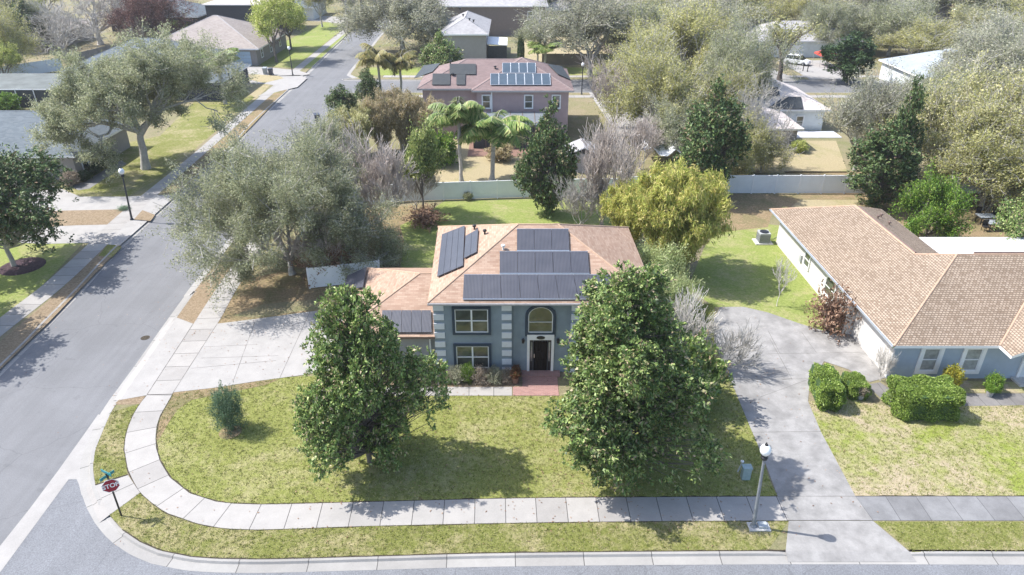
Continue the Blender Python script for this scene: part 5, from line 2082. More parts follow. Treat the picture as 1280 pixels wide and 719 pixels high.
leafmat('leaf_feather', [(0, (0.238, 0.312, 0.120)), (.5, (0.447, 0.536, 0.223)), (1, (0.684, 0.715, 0.417))], .55, .25, .35)
leafmat('leaf_palm', [(0, (.10, .18, .04)), (.5, (.23, .33, .09)), (.8, (.40, .46, .16)), (1, (.55, .47, .22))], .45, .35, .3)
leafmat('leaf_palm_gold', [(0, (.16, .17, .05)), (.5, (.30, .28, .10)), (1, (.48, .38, .16))], .5, .3, .3)
leafmat('leaf_dead', [(0, (.16, .09, .06)), (.5, (.30, .18, .12)), (1, (.46, .32, .23))], .8, .15, .2)
leafmat('leaf_dry', [(0, (.20, .16, .12)), (.5, (.34, .28, .22)), (1, (.48, .42, .34))], .8, .15, .2)
leafmat('leaf_redbrown', [(0, (.09, .04, .04)), (.5, (.17, .09, .08)), (1, (.28, .17, .14))], .7, .2, .2)
leafmat('leaf_red', [(0, (.12, .03, .02)), (.5, (.22, .08, .05)), (1, (.15, .18, .06))], .6, .2, .2)
leafmat('leaf_loquat', [(0, (.10, .14, .04)), (.5, (.22, .28, .08)), (1, (.42, .44, .17))], .5, .3, .3)
leafmat('leaf_yellow', [(0, (.30, .26, .03)), (.5, (.48, .42, .06)), (1, (.30, .36, .08))], .5, .3, .3)
plain('bark', (.17, .145, .125), .95, .25, 4, kind='world', bmp=0)
plain('bark_gray', (.40, .38, .35), .95, .2, 4, kind='world', bmp=0)
plain('bark_pale', (.52, .49, .46), .95, .15, 4, kind='world', bmp=0)
plain('bark_pink', (.47, .41, .37), .95, .15, 4, kind='world', bmp=0)
plain('bark_dark', (.09, .075, .065), .95, .25, 4, kind='world', bmp=0)
plain('stem_green', (.26, .27, .12), .8, .2, 4, kind='world', bmp=0)
plain('stem_tan', (.5, .44, .3), .8, .2, 4, kind='world', bmp=0)
plain('stem_white', (.55, .52, .48), .9, .1, 4, kind='world', bmp=0)

OAK = dict(levels=5, kids=4, ang=42, up=.06, ratio=.74, limb_ang=52)
proto_magnolia('mag_a', 11, 10.2, 7.0, 'leaf_magnolia', 'bark', nclump=500, per=100, conic=.68, lobes=.36, L=.22, Wd=.10, low=.09, rs=.27, boughs=46)
proto_magnolia('mag_b', 12, 11.3, 8.2, 'leaf_magnolia', 'bark', nclump=690, per=100, conic=.68, lobes=.36, L=.22, Wd=.10, low=.14, rs=.27, boughs=56)
proto_magnolia('mag_far', 13, 10, 6.5, 'leaf_magnolia_dark', 'bark', nclump=300, per=52, conic=.72, lobes=.3, L=.32, Wd=.16, rs=.34, boughs=36)
proto_magnolia('mag_far2', 14, 10, 6.5, 'leaf_magnolia_dark', 'bark', nclump=280, per=50, conic=.95, lobes=.4, L=.32, Wd=.16, rs=.34, boughs=26)
proto_magnolia('mag_open', 15, 9, 8, 'leaf_magnolia_dark', 'bark_gray', nclump=300, per=75, conic=1.0, lobes=.34, L=.25, Wd=.12, low=.3, clear=2.4, rs=.36, boughs=24)
proto_branching('oak_a', 21, 11.5, 15, 1.4, 260000, .16, .06, 'leaf_oak', 'bark_gray', spread=.24, droop=.45, nlimb=8, lastlev=2, r0=.26, rmin=.016, **OAK)
proto_branching('oak_l', 22, 13.5, 21, 4.6, 190000, .22, .095, 'leaf_oak', 'bark_gray', spread=.26, droop=.2, nlimb=7, lastlev=2, r0=.5, rmin=.018, **OAK)
OAKM = dict(levels=5, kids=4, ang=44, up=.05, ratio=.76, limb_ang=50)
for i, k in enumerate(('oak_m1', 'oak_m2', 'oak_m3')):
    proto_branching(k, 30 + i, 12, 14, 2.6, 50000, .26, .11, 'leaf_oak', 'bark_gray', spread=.34, droop=.3, nlimb=7, lastlev=2, r0=.3, rmin=.022, **OAKM)
proto_branching('oak_v', 35, 12, 13, 2.6, 30000, .26, .11, 'leaf_oak', 'bark_gray', spread=.36, nlimb=6, lastlev=2, r0=.28, rmin=.024, levels=5, kids=4, ang=34, up=.2, ratio=.76, limb_ang=36)
proto_branching('yard_y', 36, 9, 10, 2.4, 22000, .30, .14, 'leaf_lime', 'bark', spread=.36, nlimb=6, lastlev=2, r0=.24, rmin=.02, levels=5, kids=3, ang=36, up=.18, ratio=.75, limb_ang=42)
proto_branching('green_t', 37, 5, 6, .6, 26000, .17, .09, 'leaf_green', 'bark', spread=.22, nlimb=8, lastlev=2, r0=.14, rmin=.014, levels=4, kids=4, ang=40, up=.1, ratio=.75, limb_ang=52)
proto_branching('bare_a', 41, 9, 9, 1.4, 0, 0, 0, None, 'bark_pale', nlimb=8, levels=6, kids=3, ang=30, up=.18, ratio=.74, limb_ang=36, r0=.2, rmin=.016, multi=3)
proto_branching('bare_b', 42, 10, 10, 2.0, 0, 0, 0, None, 'bark_pale', nlimb=6, levels=6, kids=3, ang=36, up=.1, ratio=.76, limb_ang=44, r0=.28, rmin=.02)
proto_branching('bare_f', 43, 8, 7, .8, 0, 0, 0, None, 'bark_pink', nlimb=12, levels=5, kids=4, ang=26, up=.26, ratio=.7, limb_ang=34, r0=.16, rmin=.019, multi=5)
proto_branching('sapling', 44, 3.2, 1.9, .9, 0, 0, 0, None, 'bark_pale', nlimb=7, levels=4, kids=3, ang=30, up=.2, ratio=.66, limb_ang=38, r0=.035, rmin=.008)
proto_branching('loquat', 45, 7, 5, 2.0, 13000, .27, .12, 'leaf_lime', 'bark', spread=.3, nlimb=5, lastlev=1, r0=.12, rmin=.014, levels=4, kids=4, ang=38, up=.2, ratio=.72, limb_ang=36)
proto_branching('leaner', 46, 10, 7, 3.5, 2200, .34, .14, 'leaf_oak_olive', 'bark_dark', spread=.5, nlimb=4, lastlev=1, r0=.34, rmin=.025, levels=4, kids=3, ang=34, up=.15, ratio=.72, limb_ang=30)
proto_branching('bush_bare', 47, 2.6, 3.0, .15, 0, 0, 0, None, 'stem_white', nlimb=14, levels=4, kids=4, ang=26, up=.12, ratio=.72, limb_ang=46, r0=.05, rmin=.009, multi=4)
proto_branching('feather', 48, 4.2, 3.6, .2, 30000, .16, .035, 'leaf_feather', 'stem_green', spread=.16, droop=.2, nlimb=14, lastlev=2, levels=4, kids=4, ang=26, up=.2, ratio=.74, limb_ang=32, r0=.07, rmin=.009, multi=5)
proto_bamboo('bamboo', 51, 6.6, 7.4, 'leaf_bamboo', 'stem_green', 95, 62000, L=.27, Wd=.07, cl=60, fuzz=.14)
proto_bamboo('bamboo_far', 52, 7, 6, 'leaf_bamboo_tan', 'stem_tan', 130, 26000, L=.34, Wd=.08, droopy=.15, cl=50, fuzz=.2)
proto_palm('palm', 61, 8, 6, 'leaf_palm', 'bark_gray', 24)
proto_palm('palm_b', 62, 8, 6, 'leaf_palm', 'bark_gray', 21)
proto_cloud('hedge', 71, 1.5, 3.0, 'leaf_hedge', 'bark', 17000, .085, .05, 'box', D=1.9, lump=.22)
proto_cloud('hedge_b', 72, 1.4, 1.5, 'leaf_hedge', 'bark', 9000, .085, .05, 'box', D=2.4, lump=.22)
proto_cloud('shrub_s', 73, 1.0, 1.1, 'leaf_green', 'bark', 3200, .09, .045, 'round')
proto_cloud('shrub_m', 74, 1.6, 2.2, 'leaf_dry', 'bark_gray', 6000, .11, .05, 'round', lump=.2, dens=.5, nst=40)
proto_cloud('shrub_far', 75, 2.4, 3, 'leaf_green', 'bark', 5200, .24, .12, 'round', lump=.2)
proto_cloud('juniper', 76, 2.9, 1.9, 'leaf_juniper', 'bark', 17000, .11, .028, 'round', lump=.16, up=.9, dens=.6)
proto_cloud('cypress', 77, 5.4, 1.2, 'leaf_cypress', 'bark', 7000, .2, .06, 'column', up=1.2, lump=.04)
proto_cloud('dead', 78, 2.0, 2.8, 'leaf_dead', 'bark_dark', 3000, .2, .1, 'round', lump=.3, dens=.45, nst=50)
proto_cloud('dead_big', 79, 3.0, 4.0, 'leaf_dead', 'bark_dark', 6000, .26, .06, 'round', lump=.3, dens=.45, nst=60, up=.3)


def axial(Y, z=0):
    return Y * cos(CP) - (z - CH) * sin(CP)


def at(key, bx, by, top, wpx, label, dY=0, **kw):
    """trunk foot at a ground point; height and width as measured in the photograph"""
    x, y, _ = G(bx, by)
    Hh = V(bx, top, y + dY)[2]
    Ww = wpx * axial(y, Hh / 2) / CF * (1.18 if key[:5] in ('oak_m', 'oak_v') else 1)
    return plant(key, x, y, label, H=max(.3, Hh), W=Ww, **kw)


# ---- near trees
x, y, _ = G(462, 577)
plant('mag_a', x, y, 'left of the two front magnolias, hiding the garage wing', H=11.4, W=5.1, rot=4.0)
x, y, _ = G(770, 574)
plant('mag_b', x, y, 'right of the two front magnolias, largest, covering the right end of the blue house', H=12.1, W=7.7, rot=2.2)
at('juniper', 290, 537, 486, 36, 'small blue-green juniper on the corner of the front lawn', cat='tree', rot=.5)
plant('oak_a', -17.5, 50.3, 'wide gray-green oak overhanging the driveway and street', H=10.4, W=15.4, rot=.6)
x, y, _ = G(165, 214)
plant('oak_l', x + 1.2, y + .8, 'broad olive oak with thick trunk on the left neighbour lawn', H=13.2, W=19.5, rot=2.0)
x, y, _ = G(28, 333)
plant('mag_open', x - .7, y, 'dark open magnolia over a purple mulch bed at the left edge', H=10.4, W=8.8, rot=4.1)
plant('mag_open', -41.6, 42.0, 'dark magnolia just outside the left edge, its shadow on the street', H=11.5, W=8.5, rot=2)
mb = MB()
mb.lathe((x, y, .012), [(1.7, 0), (1.5, .04), (.01, .1)], 20)
struct('mulch', mb, 'mulch_dark')
plant('bamboo', 12.7, 50.5, 'golden-green bamboo clump between the two roofs', H=10.4, W=8.6, rot=2, cat='bamboo', name='bamboo')
plant('bamboo', 10.0, 55.5, 'smaller yellow-green bamboo clump behind the roof corner', H=6.8, W=5.4, rot=2, cat='bamboo', name='bamboo')
plant('feather', 10.6, 45.5, 'feathery pale green shrub against the right wall of the blue house', H=4.4, W=4.2, rot=1, cat='shrub', name='shrub')
plant('feather', 11.0, 42.5, 'feathery green shrub nearest the right magnolia', H=3.8, W=3.8, rot=3, cat='shrub', name='shrub')
plant('bush_bare', 11.3, 38.2, 'leafless whitish shrub right of the big magnolia', H=4.6, W=4.6, rot=1, cat='shrub', name='shrub')
plant('bush_bare', 13.6, 37.2, 'low leafless shrub spreading over the driveway edge', H=3.0, W=4.2, rot=2.5, cat='shrub', name='shrub', bark='bark_gray')
plant('shrub_far', 10.3, 33.6, 'dark green shrub under the right side of the big magnolia', H=4.2, W=3.4, cat='shrub', name='shrub', leaf='leaf_magnolia')
at('sapling', 971, 383, 322, 34, 'thin leafless sapling on the side lawn', rot=1)
at('mag_far', 684, 268, 122, 56, 'dark magnolia at the back fence between pink house and bare tree', rot=2)
at('mag_far', 880, 246, 96, 78, 'tall dark magnolia rising behind the bamboo', rot=.3)
at('mag_far2', 1092, 262, 150, 76, 'wide dark magnolia behind the tan roof', rot=1.2)
at('mag_far2', 1108, 250, 92, 44, 'slender dark magnolia leaning up over the right oaks', rot=3.2)
at('green_t', 1156, 302, 224, 80, 'round bright green tree behind the tan roof', rot=1)
at('green_t', 1285, 330, 238, 90, 'dark green bushy tree at the right edge above the patio roof', rot=2, leaf='leaf_magnolia')
at('loquat', 530, 272, 164, 56, 'small yellow-green leafy tree by the back fence', rot=1, leaf='leaf_loquat')
at('bare_f', 474, 288, 176, 116, 'pinkish bare tree left of the yellow-green tree', rot=1)
at('bare_f', 752, 284, 158, 108, 'bare crape myrtle with many stems behind the blue house', rot=3)
at('bare_f', 726, 286, 226, 74, 'low gray bare bush at the foot of the crape myrtle', rot=2, bark='bark_gray')
at('bare_f', 766, 160, 78, 84, 'pink-gray bare tree by the cross street', rot=2)
at('bare_f', 436, 322, 226, 90, 'gray twiggy thicket at the right side of the big gray-green oak', rot=.4, bark='bark_gray')
at('bare_f', 398, 350, 262, 80, 'low gray-brown thicket under the right side of the big oak', rot=1.4)
at('bare_f', 520, 262, 205, 60, 'gray bare thicket before the white fence', rot=2, bark='bark_gray')
at('dead_big', 410, 345, 295, 60, 'brown tangle of dead stems under the oak', cat='shrub', name='shrub')
at('dead_big', 440, 300, 262, 50, 'brown dead shrub behind the big gray-green oak', cat='shrub', name='shrub')
at('dead', 532, 280, 262, 44, 'low brown dead shrub at the foot of the yellow-green tree', cat='shrub', name='shrub')
at('shrub_m', 488, 330, 288, 40, 'gray-green shrub at the back left of the lawn', cat='shrub', name='shrub', leaf='leaf_oak')
at('dead', 1036, 414, 366, 50, 'brown withered shrub against the white wall', cat='shrub', name='shrub')
at('bush_bare', 1100, 476, 434, 32, 'small leafless shrub at the corner of the tan-roofed house', cat='shrub', name='shrub', rot=1)
# clipped hedges of the right neighbour, cores dense enough to hide what is behind
for key, px, py, W_, D_, H_, rot_, lb in (('hedge', 1151, 514, 3.15, 2.1, 1.75, 0, 'large clipped block hedge on the right lawn'),
                                         ('hedge_b', 1029, 496, 1.45, 2.9, 1.55, -.12, 'tall clipped hedge at the edge of the right driveway'),
                                         ('hedge_b', 1066, 490, 1.25, 1.7, 1.0, 0, 'small clipped hedge between driveway and garden walk')):
    x, y, _ = G(px, py)
    h = plant(key, x, y, lb, cat='hedge', name='hedge', H=H_, W=W_, rot=rot_, D=D_)
    kx, ky, kz = h.scale
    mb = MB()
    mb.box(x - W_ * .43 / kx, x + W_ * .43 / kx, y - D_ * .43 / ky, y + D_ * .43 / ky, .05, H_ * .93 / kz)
    mb.build('hedge_core', 'leaf_cypress', h)  # added solid dark core, blocks the view through the leaves
at('shrub_s', 1185, 487, 458, 24, 'yellow shrub between the two front windows of the right house', cat='shrub', name='shrub', leaf='leaf_yellow')
at('shrub_s', 1239, 490, 468, 20, 'small green shrub left of the right house door', cat='shrub', name='shrub')
at('shrub_s', 90, 232, 214, 20, 'tan clipped shrub at the corner of the slate-roofed house', cat='shrub', name='shrub', leaf='leaf_dry')
for i in range(4):
    px, py = 106 + i * 11, 226 - i * 8
    at('shrub_s', px, py, py - 12, 18, ['lowest', 'second', 'third', 'topmost'][i] + ' of the dark bushes along the side wall of the slate-roofed house', cat='shrub', name='shrub', leaf='leaf_cypress', group='bushes along the left wall')
# bed before the blue house
for i, (px, wd, h_, lf, lb) in enumerate(((557, 20, .7, 'leaf_dry', 'low dry gray shrub at the left end of the bed'), (572, 26, 1.05, 'leaf_oak_gray', 'gray twiggy shrub under the lower window'),
                                          (585, 20, 1.25, 'leaf_green', 'bright green shrub under the middle of the lower window'), (601, 28, 1.0, 'leaf_dry', 'gray-brown dry shrub right of the bright green one'),
                                          (618, 26, .95, 'leaf_oak_gray', 'gray shrub before the second row of quoins'), (634, 20, .9, 'leaf_dry', 'dry gray shrub nearest the flower pots'),
                                          (530, 26, 1.0, 'leaf_oak', 'olive shrub before the garage wing'))):
    x, y, _ = G(px, 477)
    plant('shrub_m', x, y, lb, cat='shrub', name='shrub', H=h_, W=wd * .046, leaf=lf)
x, y, _ = G(646, 480)
pot(x - .1, y + .1, 'terracotta pot with reddish plant left of the blue house steps')
pot(x - .05, y + .7, 'second terracotta pot, close to the wall left of the steps', .22, .4)
x, y, _ = G(1243, 494)
pot(x - .4, y - .1, 'gray pot with small plant on the right house walk', .22, .35, 'pot_gray', 'leaf_green')
x, y, _ = G(1074, 497)
pot(x, y - .1, 'round gray pot beside the small clipped hedge', .28, .35, 'pot_gray', 'leaf_dry')

# ---- palms
at('palm', 577, 227, 118, 80, 'left of the two palms before the pink house', cat='tree', name='palm_tree', rot=1)
at('palm_b', 614, 226, 134, 100, 'right of the two palms before the pink house', cat='tree', name='palm_tree', rot=3)
at('palm', 282, 130, 58, 66, 'palm beside the low blue-gray gabled house', cat='tree', name='palm_tree', rot=2)
at('palm_b', 478, 128, 52, 54, 'left of two golden palms at the street edge', cat='tree', name='palm_tree', leaf='leaf_palm_gold', rot=1)
at('palm', 502, 126, 62, 54, 'right of two golden palms at the street edge', cat='tree', name='palm_tree', leaf='leaf_palm_gold', rot=3)
at('palm', 681, 88, 50, 56, 'bright green palm behind the pink house roof', cat='tree', name='palm_tree', rot=2)
# ---- street side behind the big oak
at('mag_far2', 463, 136, 84, 32, 'dark small magnolia below the golden palms', rot=1)
at('mag_far2', 432, 156, 104, 36, 'purplish dark magnolia at the kerb left of the tan bamboo', rot=2)
at('mag_far', 552, 108, 38, 48, 'dark green magnolia before the gray two-storey house', rot=1, leaf='leaf_magnolia')
at('bamboo_far', 446, 196, 122, 60, 'olive bamboo clump at the left end of the row', cat='bamboo', name='bamboo', leaf='leaf_oak_yellow')
at('bamboo_far', 480, 190, 102, 50, 'tan bamboo clump second from the street', cat='bamboo', name='bamboo', rot=1)
at('bamboo_far', 508, 188, 98, 46, 'tallest tan bamboo clump in the row', cat='bamboo', name='bamboo', rot=2)
at('bamboo_far', 536, 190, 108, 44, 'tan bamboo clump against the pink house', cat='bamboo', name='bamboo', rot=3)
at('oak_m2', 420, 236, 150, 90, 'olive scrub tree behind the big gray-green oak', rot=1)
at('shrub_far', 548, 205, 168, 44, 'leafy green shrub at the left end of the tan yard', cat='shrub', name='shrub', rot=1)
at('oak_m1', 505, 66, -22, 128, 'big gray-green oak at the far end of the left street', rot=3, leaf='leaf_oak_gray')
at('cypress', 651, 80, 40, 9, 'narrow dark column cypress behind the pink roof', rot=1)
at('yard_y', 346, 78, -8, 72, 'yellow-green tree in front of the far left driveway', rot=1)
at('yard_y', 364, 62, -6, 60, 'second yellow-green tree, just behind the first', rot=2)
at('oak_v', 403, 34, -34, 44, 'slim green tree beside the far left sidewalk', rot=1, leaf='leaf_oak_olive')
at('oak_v', 433, 18, -50, 60, 'left of the two trees closing the far end of the street', rot=2)
at('oak_m2', 452, 12, -50, 60, 'right of the two trees closing the far end of the street', rot=2)
# ---- top left
at('bare_b', 82, 74, 6, 110, 'leafless gray tree leaning over the long board fence', rot=2, bark='bark_gray')
at('bare_b', 126, 56, -30, 130, 'larger pale leafless tree at the top left', rot=.2)
at('bare_b', 160, 50, -24, 90, 'pale leafless tree right of the larger one at top left', rot=1.2, bark='bark_gray')
at('oak_m3', 196, 60, -14, 76, 'dark red-leaved tree behind the board fence', rot=2, leaf='leaf_redbrown', bark='bark_dark')
at('oak_m3', 178, 66, 26, 34, 'small orange-tipped tree before the brown hip roof', rot=1, leaf='leaf_dry')
at('shrub_far', 232, 38, 18, 34, 'round green bush behind the brown hip roof', cat='shrub', name='shrub')
at('oak_m1', 12, 96, 10, 70, 'olive tree at the top left corner', rot=1, leaf='leaf_oak_olive')
at('oak_m2', 30, 60, -26, 80, 'gray-olive tree behind the one in the top left corner', rot=2, leaf='leaf_oak')
at('mag_far2', 44, 64, -4, 40, 'dark evergreen between the pale trees at top left', rot=1)
at('yard_y', 10, 108, 58, 44, 'bright lime bush-like tree at the left edge', rot=1, leaf='leaf_lime')
at('shrub_far', 10, 140, 118, 30, 'green bush beside the screened enclosure', cat='shrub', name='shrub')
at('yard_y', 62, 26, -20, 50, 'lime-green tree far back at the top left', rot=1)
at('oak_m1', 185, 18, -40, 80, 'distant gray tree over the teal roof', rot=1, leaf='leaf_oak_gray')
# ---- middle: big trees over the cross street
at('oak_v', 738, 96, -6, 128, 'spreading gray tree with forked trunk before the tan yard', rot=1, leaf='leaf_oak_gray')
at('oak_v', 672, 82, 12, 60, 'thin gray tree right of the cypress', rot=2, leaf='leaf_oak')
at('oak_m1', 820, 178, 66, 112, 'olive oak left of the tall dark magnolia', rot=3, leaf='leaf_oak_olive')
at('oak_m2', 858, 120, 8, 124, 'olive-yellow oak above the tall dark magnolia', rot=1, leaf='leaf_oak_olive')
at('oak_m3', 916, 152, 36, 88, 'gray-olive oak covering the left of the pale blue house', rot=2, leaf='leaf_oak')
at('oak_m1', 912, 222, 148, 84, 'low olive tree behind the dark magnolia and white fence', rot=2, leaf='leaf_oak_olive')
at('oak_m2', 806, 96, 4, 104, 'gray-olive oak just right of the brown board fence', rot=.5, leaf='leaf_oak')
at('oak_m3', 866, 76, -12, 100, 'gray-olive tree beyond the cross street', rot=1.5, leaf='leaf_oak_gray')
at('leaner', 974, 102, 24, 70, 'leaning dark-trunked tree before the white car', rot=1, lean=(0, R(8)))
at('oak_v', 1068, 214, 96, 96, 'thin gray tree with low fork on the tan-green lawn', rot=1, leaf='leaf_oak_gray')
at('mag_far2', 1058, 104, 38, 52, 'dark evergreen left of the white metal roof', rot=2, leaf='leaf_cypress')
at('oak_v', 790, 146, 40, 92, 'thin olive tree beside the pink-gray bare tree', rot=2, leaf='leaf_oak_olive')
at('oak_m1', 842, 200, 130, 80, 'bare-looking olive tree rising left of the tall dark magnolia', rot=2.2, leaf='leaf_oak')
at('oak_v', 896, 176, 88, 88, 'thin tree before the beige roof, right of the tall dark magnolia', rot=1.7, leaf='leaf_oak_olive')
at('oak_m2', 1002, 240, 196, 60, 'small tree by the white fence beside the pale lawn', rot=.3, leaf='leaf_oak') if 0 else None
at('oak_m3', 950, 216, 168, 56, 'small olive tree before the gray wing', rot=.9, leaf='leaf_oak_olive')
at('oak_m2', 878, 108, 18, 90, 'olive tree on the near side of the cross street, left of the leaning trunk', rot=2.9, leaf='leaf_oak_olive')
at('bare_b', 940, 214, 110, 90, 'leafless tree with pale limbs in front of the dark roof panels', rot=2.9, bark='bark_gray')
at('bare_f', 800, 212, 150, 66, 'pinkish bare thicket behind the white canopy', rot=2.9)
at('oak_v', 1020, 134, 92, 50, 'low gray tree beside the cross street before the red canopy', rot=2.9, leaf='leaf_oak') if 0 else None
# ---- right-hand oaks
at('oak_m1', 1188, 240, 96, 150, 'yellow-olive oak behind the round bright green tree', rot=1, leaf='leaf_oak_yellow')
at('oak_m2', 1262, 236, 78, 170, 'largest yellow-olive oak at the right edge', rot=2.4, leaf='leaf_oak_yellow')
at('oak_m3', 1225, 262, 150, 130, 'lower pale olive oak over the leaf litter', rot=3.3, leaf='leaf_oak_olive')
at('oak_m2', 1320, 270, 120, 150, 'olive oak partly outside the right edge', rot=.6, leaf='leaf_oak')
at('oak_m1', 1150, 176, 92, 96, 'gray-yellow oak in front of the white metal roof', rot=.7, leaf='leaf_oak')
at('oak_m3', 1235, 150, 40, 140, 'gray-olive oak right of the white metal roof', rot=1.7, leaf='leaf_oak_gray')
at('oak_m2', 1300, 140, 30, 140, 'gray-green oak at the right edge above the yellow ones', rot=1.1, leaf='leaf_oak')
# ---- background belt of trees, left to right
belt = [(632, 24, -44, 100, 'leaf_oak'), (700, 22, -50, 110, 'leaf_oak_gray'), (762, 20, -50, 110, 'leaf_oak'), (815, 52, -26, 96, 'leaf_oak_olive'),
        (860, 34, -44, 112, 'leaf_oak_gray'), (915, 54, -26, 104, 'leaf_oak_olive'), (955, 30, -46, 110, 'leaf_oak'), (1000, 52, -16, 84, 'leaf_oak_olive'),
        (1032, 66, 2, 76, 'leaf_oak'), (1075, 52, -20, 110, 'leaf_oak_gray'), (1110, 70, 0, 90, 'leaf_oak'), (1140, 84, 26, 90, 'leaf_oak_olive'),
        (1165, 40, -34, 110, 'leaf_oak'), (1200, 76, 14, 100, 'leaf_oak_yellow'), (1255, 92, 18, 120, 'leaf_oak_gray'), (1262, 44, -24, 110, 'leaf_oak'), (1300, 70, 0, 130, 'leaf_oak_olive'),
        (540, 26, -50, 90, 'leaf_oak'), (600, 22, -54, 90, 'leaf_oak_gray'), (1050, 30, -46, 110, 'leaf_oak'), (1120, 26, -50, 100, 'leaf_oak_olive')]
names_ = {'leaf_oak': 'gray-green', 'leaf_oak_gray': 'gray', 'leaf_oak_olive': 'olive', 'leaf_oak_yellow': 'yellow-green'}
where = ['above the tan yard, leftmost of the belt', 'behind the dark board fence', 'at the right end of the dark board fence', 'over the white-walled house',
         'behind the white-walled house at the top edge', 'left of the leaning trunk', 'at the top edge left of the white cars', 'just behind the white cars',
         'over the red canopy', 'behind the red canopy at the top edge', 'left of the white metal roof', 'behind the white metal roof',
         'at the top edge above the white metal roof', 'right of the white metal roof ridge', 'below the orange house', 'in front of the orange house', 'at the right edge by the orange house',
         'behind the brown-walled two-storey house', 'over the broad mauve-gray roof', 'far behind the white cars', 'far back, left of the orange house']
for i, (bx, by, tp, wp, lf) in enumerate(belt):
    at(('oak_m1', 'oak_m2', 'oak_m3', 'oak_v')[i % 4], bx, by, tp, wp, 'distant ' + names_[lf] + ' tree ' + where[i], rot=i * 1.3, leaf=lf, group='trees of the distant belt')
# trees beyond the top of the picture, so that the belt has depth from other positions
rng = np.random.default_rng(5)
mb_ = None

# small shrubs and garden growth
at('shrub_s', 998, 190, 176, 20, 'yellow-green shrub at the corner of the gray wing', cat='shrub', name='shrub', leaf='leaf_lime')
at('shrub_far', 985, 272, 262, 20, 'tiny shrub by the white fence at the side lawn', cat='shrub', name='shrub', leaf='leaf_magnolia')
at('shrub_s', 585, 250, 240, 12, 'small sprig on the lawn before the white fence', cat='shrub', name='shrub', leaf='leaf_oak')
at('dead', 155, 262, 258, 14, 'tiny gray shrub in the left mulch island', cat='shrub', name='shrub', leaf='leaf_juniper')
at('shrub_far', 625, 200, 180, 30, 'sparse golden shrub on the tan yard', cat='shrub', name='shrub', leaf='leaf_bamboo_tan')

# ------------------------------------------------------------ grass blades on the near lawns
leafmat('blade', [(0, (.10, .13, .03)), (.3, (.20, .24, .05)), (.6, (.32, .34, .10)), (.85, (.42, .38, .19)), (1, (.55, .47, .3))], .7, .2, .3)


def inside(P, poly):
    c = np.zeros(len(P), bool)
    q = np.array([p[:2] for p in poly])
    j = len(q) - 1
    for i in range(len(q)):
        xi, yi = q[i]
        xj, yj = q[j]
        m = ((yi > P[:, 1]) != (yj > P[:, 1])) & (P[:, 0] < (xj - xi) * (P[:, 1] - yi) / (yj - yi + 1e-12) + xi)
        c ^= m
        j = i
    return c


rng = np.random.default_rng(77)
lawnR = GP([(1069, 620), (1026, 540), (1010, 502), (1050, 498), (1085, 502), (1112, 509), (1280, 507)]) + [(34, 33.4), (34, 26.2)]
vR = GP([(1093, 652), (1140, 690)]) + [(34, 22.75), (34, 24.5)]
allp = []
for poly, dens in ((lawn, 330), (vo[ix:] + ke[jx:ke_e][::-1], 420), (vl2, 420), (lawnR, 330), (vR, 420)):
    q = np.array([p[:2] for p in poly])
    lo_, hi_ = q.min(0), q.max(0)
    nn_ = int((hi_ - lo_).prod() * dens)
    P = rng.uniform(lo_, hi_, (nn_, 2))
    # blades gather in tufts
    tuft = rng.uniform(lo_, hi_, (nn_ // 14, 2))
    k_ = rng.random(nn_) < .6
    P[k_] = tuft[rng.integers(0, len(tuft), k_.sum())] + rng.normal(size=(k_.sum(), 2)) * .045
    allp.append(P[inside(P, poly)])
P = np.vstack(allp)
n_ = len(P)
hgt = rng.uniform(.03, .085, n_)
az = rng.random(n_) * 6.28
wd = rng.uniform(.008, .02, n_)
ln3 = rng.normal(size=(n_, 2)) * .5 * hgt[:, None]
b0 = np.c_[P[:, 0] - np.cos(az) * wd, P[:, 1] - np.sin(az) * wd, np.full(n_, .006)]
b1 = np.c_[P[:, 0] + np.cos(az) * wd, P[:, 1] + np.sin(az) * wd, np.full(n_, .006)]
tp = np.c_[P + ln3, hgt]
gm = quadmesh('grass', np.stack([b0, b1, tp], 1), 3, 'blade')
go = bpy.data.objects.new('grass', gm)
COL.objects.link(go)
tag(go, 'short patchy turf of the near lawns and verges', 'grass', kind='stuff')

lp_ = []
for cx2, cy2, sx2, sy2, k_ in ((-6.2, 28.6, 3.2, 2.6, 900), (4.5, 28.2, 3.8, 2.8, 1300), (-17, 47, 6, 6, 1800), (10, 33, 3, 4, 700), (-17.6, 27.3, 2.0, 2.5, 60), (-20, 38, 3, 5, 160), (15, 37, 3, 6, 260), (16, 28, 2.5, 3, 90), (-2, 35.4, 5, .6, 260)):
    lp_.append(np.c_[cx2 + rng.normal(size=k_) * sx2, cy2 + rng.normal(size=k_) * sy2, np.full(k_, .045)])
lp_ = np.vstack(lp_)
lp_ = lp_[(lp_[:, 1] > 22.85) & (rng.random(len(lp_)) < .35)]
dd_ = unit(np.c_[rng.normal(size=(len(lp_), 2)), np.zeros(len(lp_))])
fm = quadmesh('fallen_leaves', leaf_verts(rng, lp_, .095, .05, dd_, 4), 4, 'leaf_dead')
fo = bpy.data.objects.new('fallen_leaves', fm)
COL.objects.link(fo)
tag(fo, 'fallen brown leaves scattered under the trees and on the concrete', 'leaves', kind='stuff')

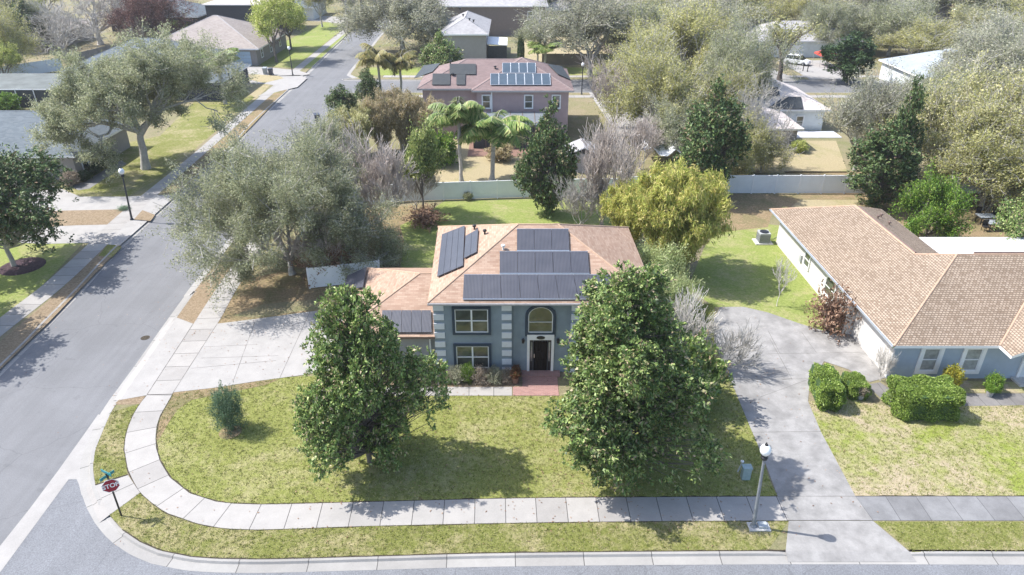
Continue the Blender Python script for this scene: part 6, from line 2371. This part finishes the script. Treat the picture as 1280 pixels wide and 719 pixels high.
# ------------------------------------------------------------ air
hm = bpy.data.materials.new('air')
hm.use_nodes = True
hn = hm.node_tree
hn.nodes.remove(hn.nodes['Principled BSDF'])
pv = hn.nodes.new('ShaderNodeVolumePrincipled')
pv.inputs['Color'].default_value = (.93, .95, 1, 1)
pv.inputs['Density'].default_value = .00024
pv.inputs['Anisotropy'].default_value = .2
hn.links.new(pv.outputs[0], hn.nodes['Material Output'].inputs['Volume'])
MATS['air'] = hm
mb = MB()
mb.box(-950, 950, -450, 1650, -1.2, 27.5)
hz = mb.build('haze', 'air')
hz['kind'] = 'stuff'
hz['label'] = 'thin pale haze over the whole neighbourhood'

# ------------------------------------------------------------ light, sky, camera
w = bpy.data.worlds.new('World')
sc.world = w
w.use_nodes = True
nt = w.node_tree
sky = nt.nodes.new('ShaderNodeTexSky')
sky.sky_type = 'NISHITA'
sky.sun_disc = False
SE = R(52.6)
sun_dir = Vector((-3.8, .73, 0)).normalized() * cos(SE) + Vector((0, 0, sin(SE)))
sky.sun_elevation = SE
sky.sun_rotation = math.atan2(sun_dir.x, sun_dir.y)
sky.air_density = 1.0
sky.dust_density = 1.6
bg = nt.nodes['Background']
nt.links.new(sky.outputs['Color'], bg.inputs['Color'])
bg.inputs['Strength'].default_value = .15
sl = bpy.data.lights.new('sun', 'SUN')
sl.energy = 3.7
sl.angle = R(.53)
sl.color = (1, .965, .91)
so_ = bpy.data.objects.new('sun', sl)
COL.objects.link(so_)
so_.rotation_euler = sun_dir.to_track_quat('Z', 'Y').to_euler()
so_.location = (-60, 10, 80)

cam = bpy.data.cameras.new('camera')
cam.sensor_width = 36
cam.lens = CF / 1280 * 36
cam.clip_end = 3000
cam.clip_start = .5
co = bpy.data.objects.new('camera', cam)
COL.objects.link(co)
co.location = (0, 0, CH)
co.rotation_euler = (R(90) - CP, 0, 0)
sc.camera = co

sc.view_settings.view_transform = 'Standard'
sc.view_settings.look = 'None'
sc.view_settings.exposure = 1.02
sc.view_settings.gamma = 1
sc.view_settings.use_curve_mapping = False
sc.cycles.max_bounces = 5
sc.cycles.diffuse_bounces = 3
sc.cycles.glossy_bounces = 2
sc.cycles.transmission_bounces = 2
sc.cycles.transparent_max_bounces = 4
sc.cycles.use_denoising = True
sc.cycles.volume_bounces = 0
sc.cycles.volume_step_rate = 4
sc.cycles.caustics_reflective = False
sc.cycles.caustics_refractive = False
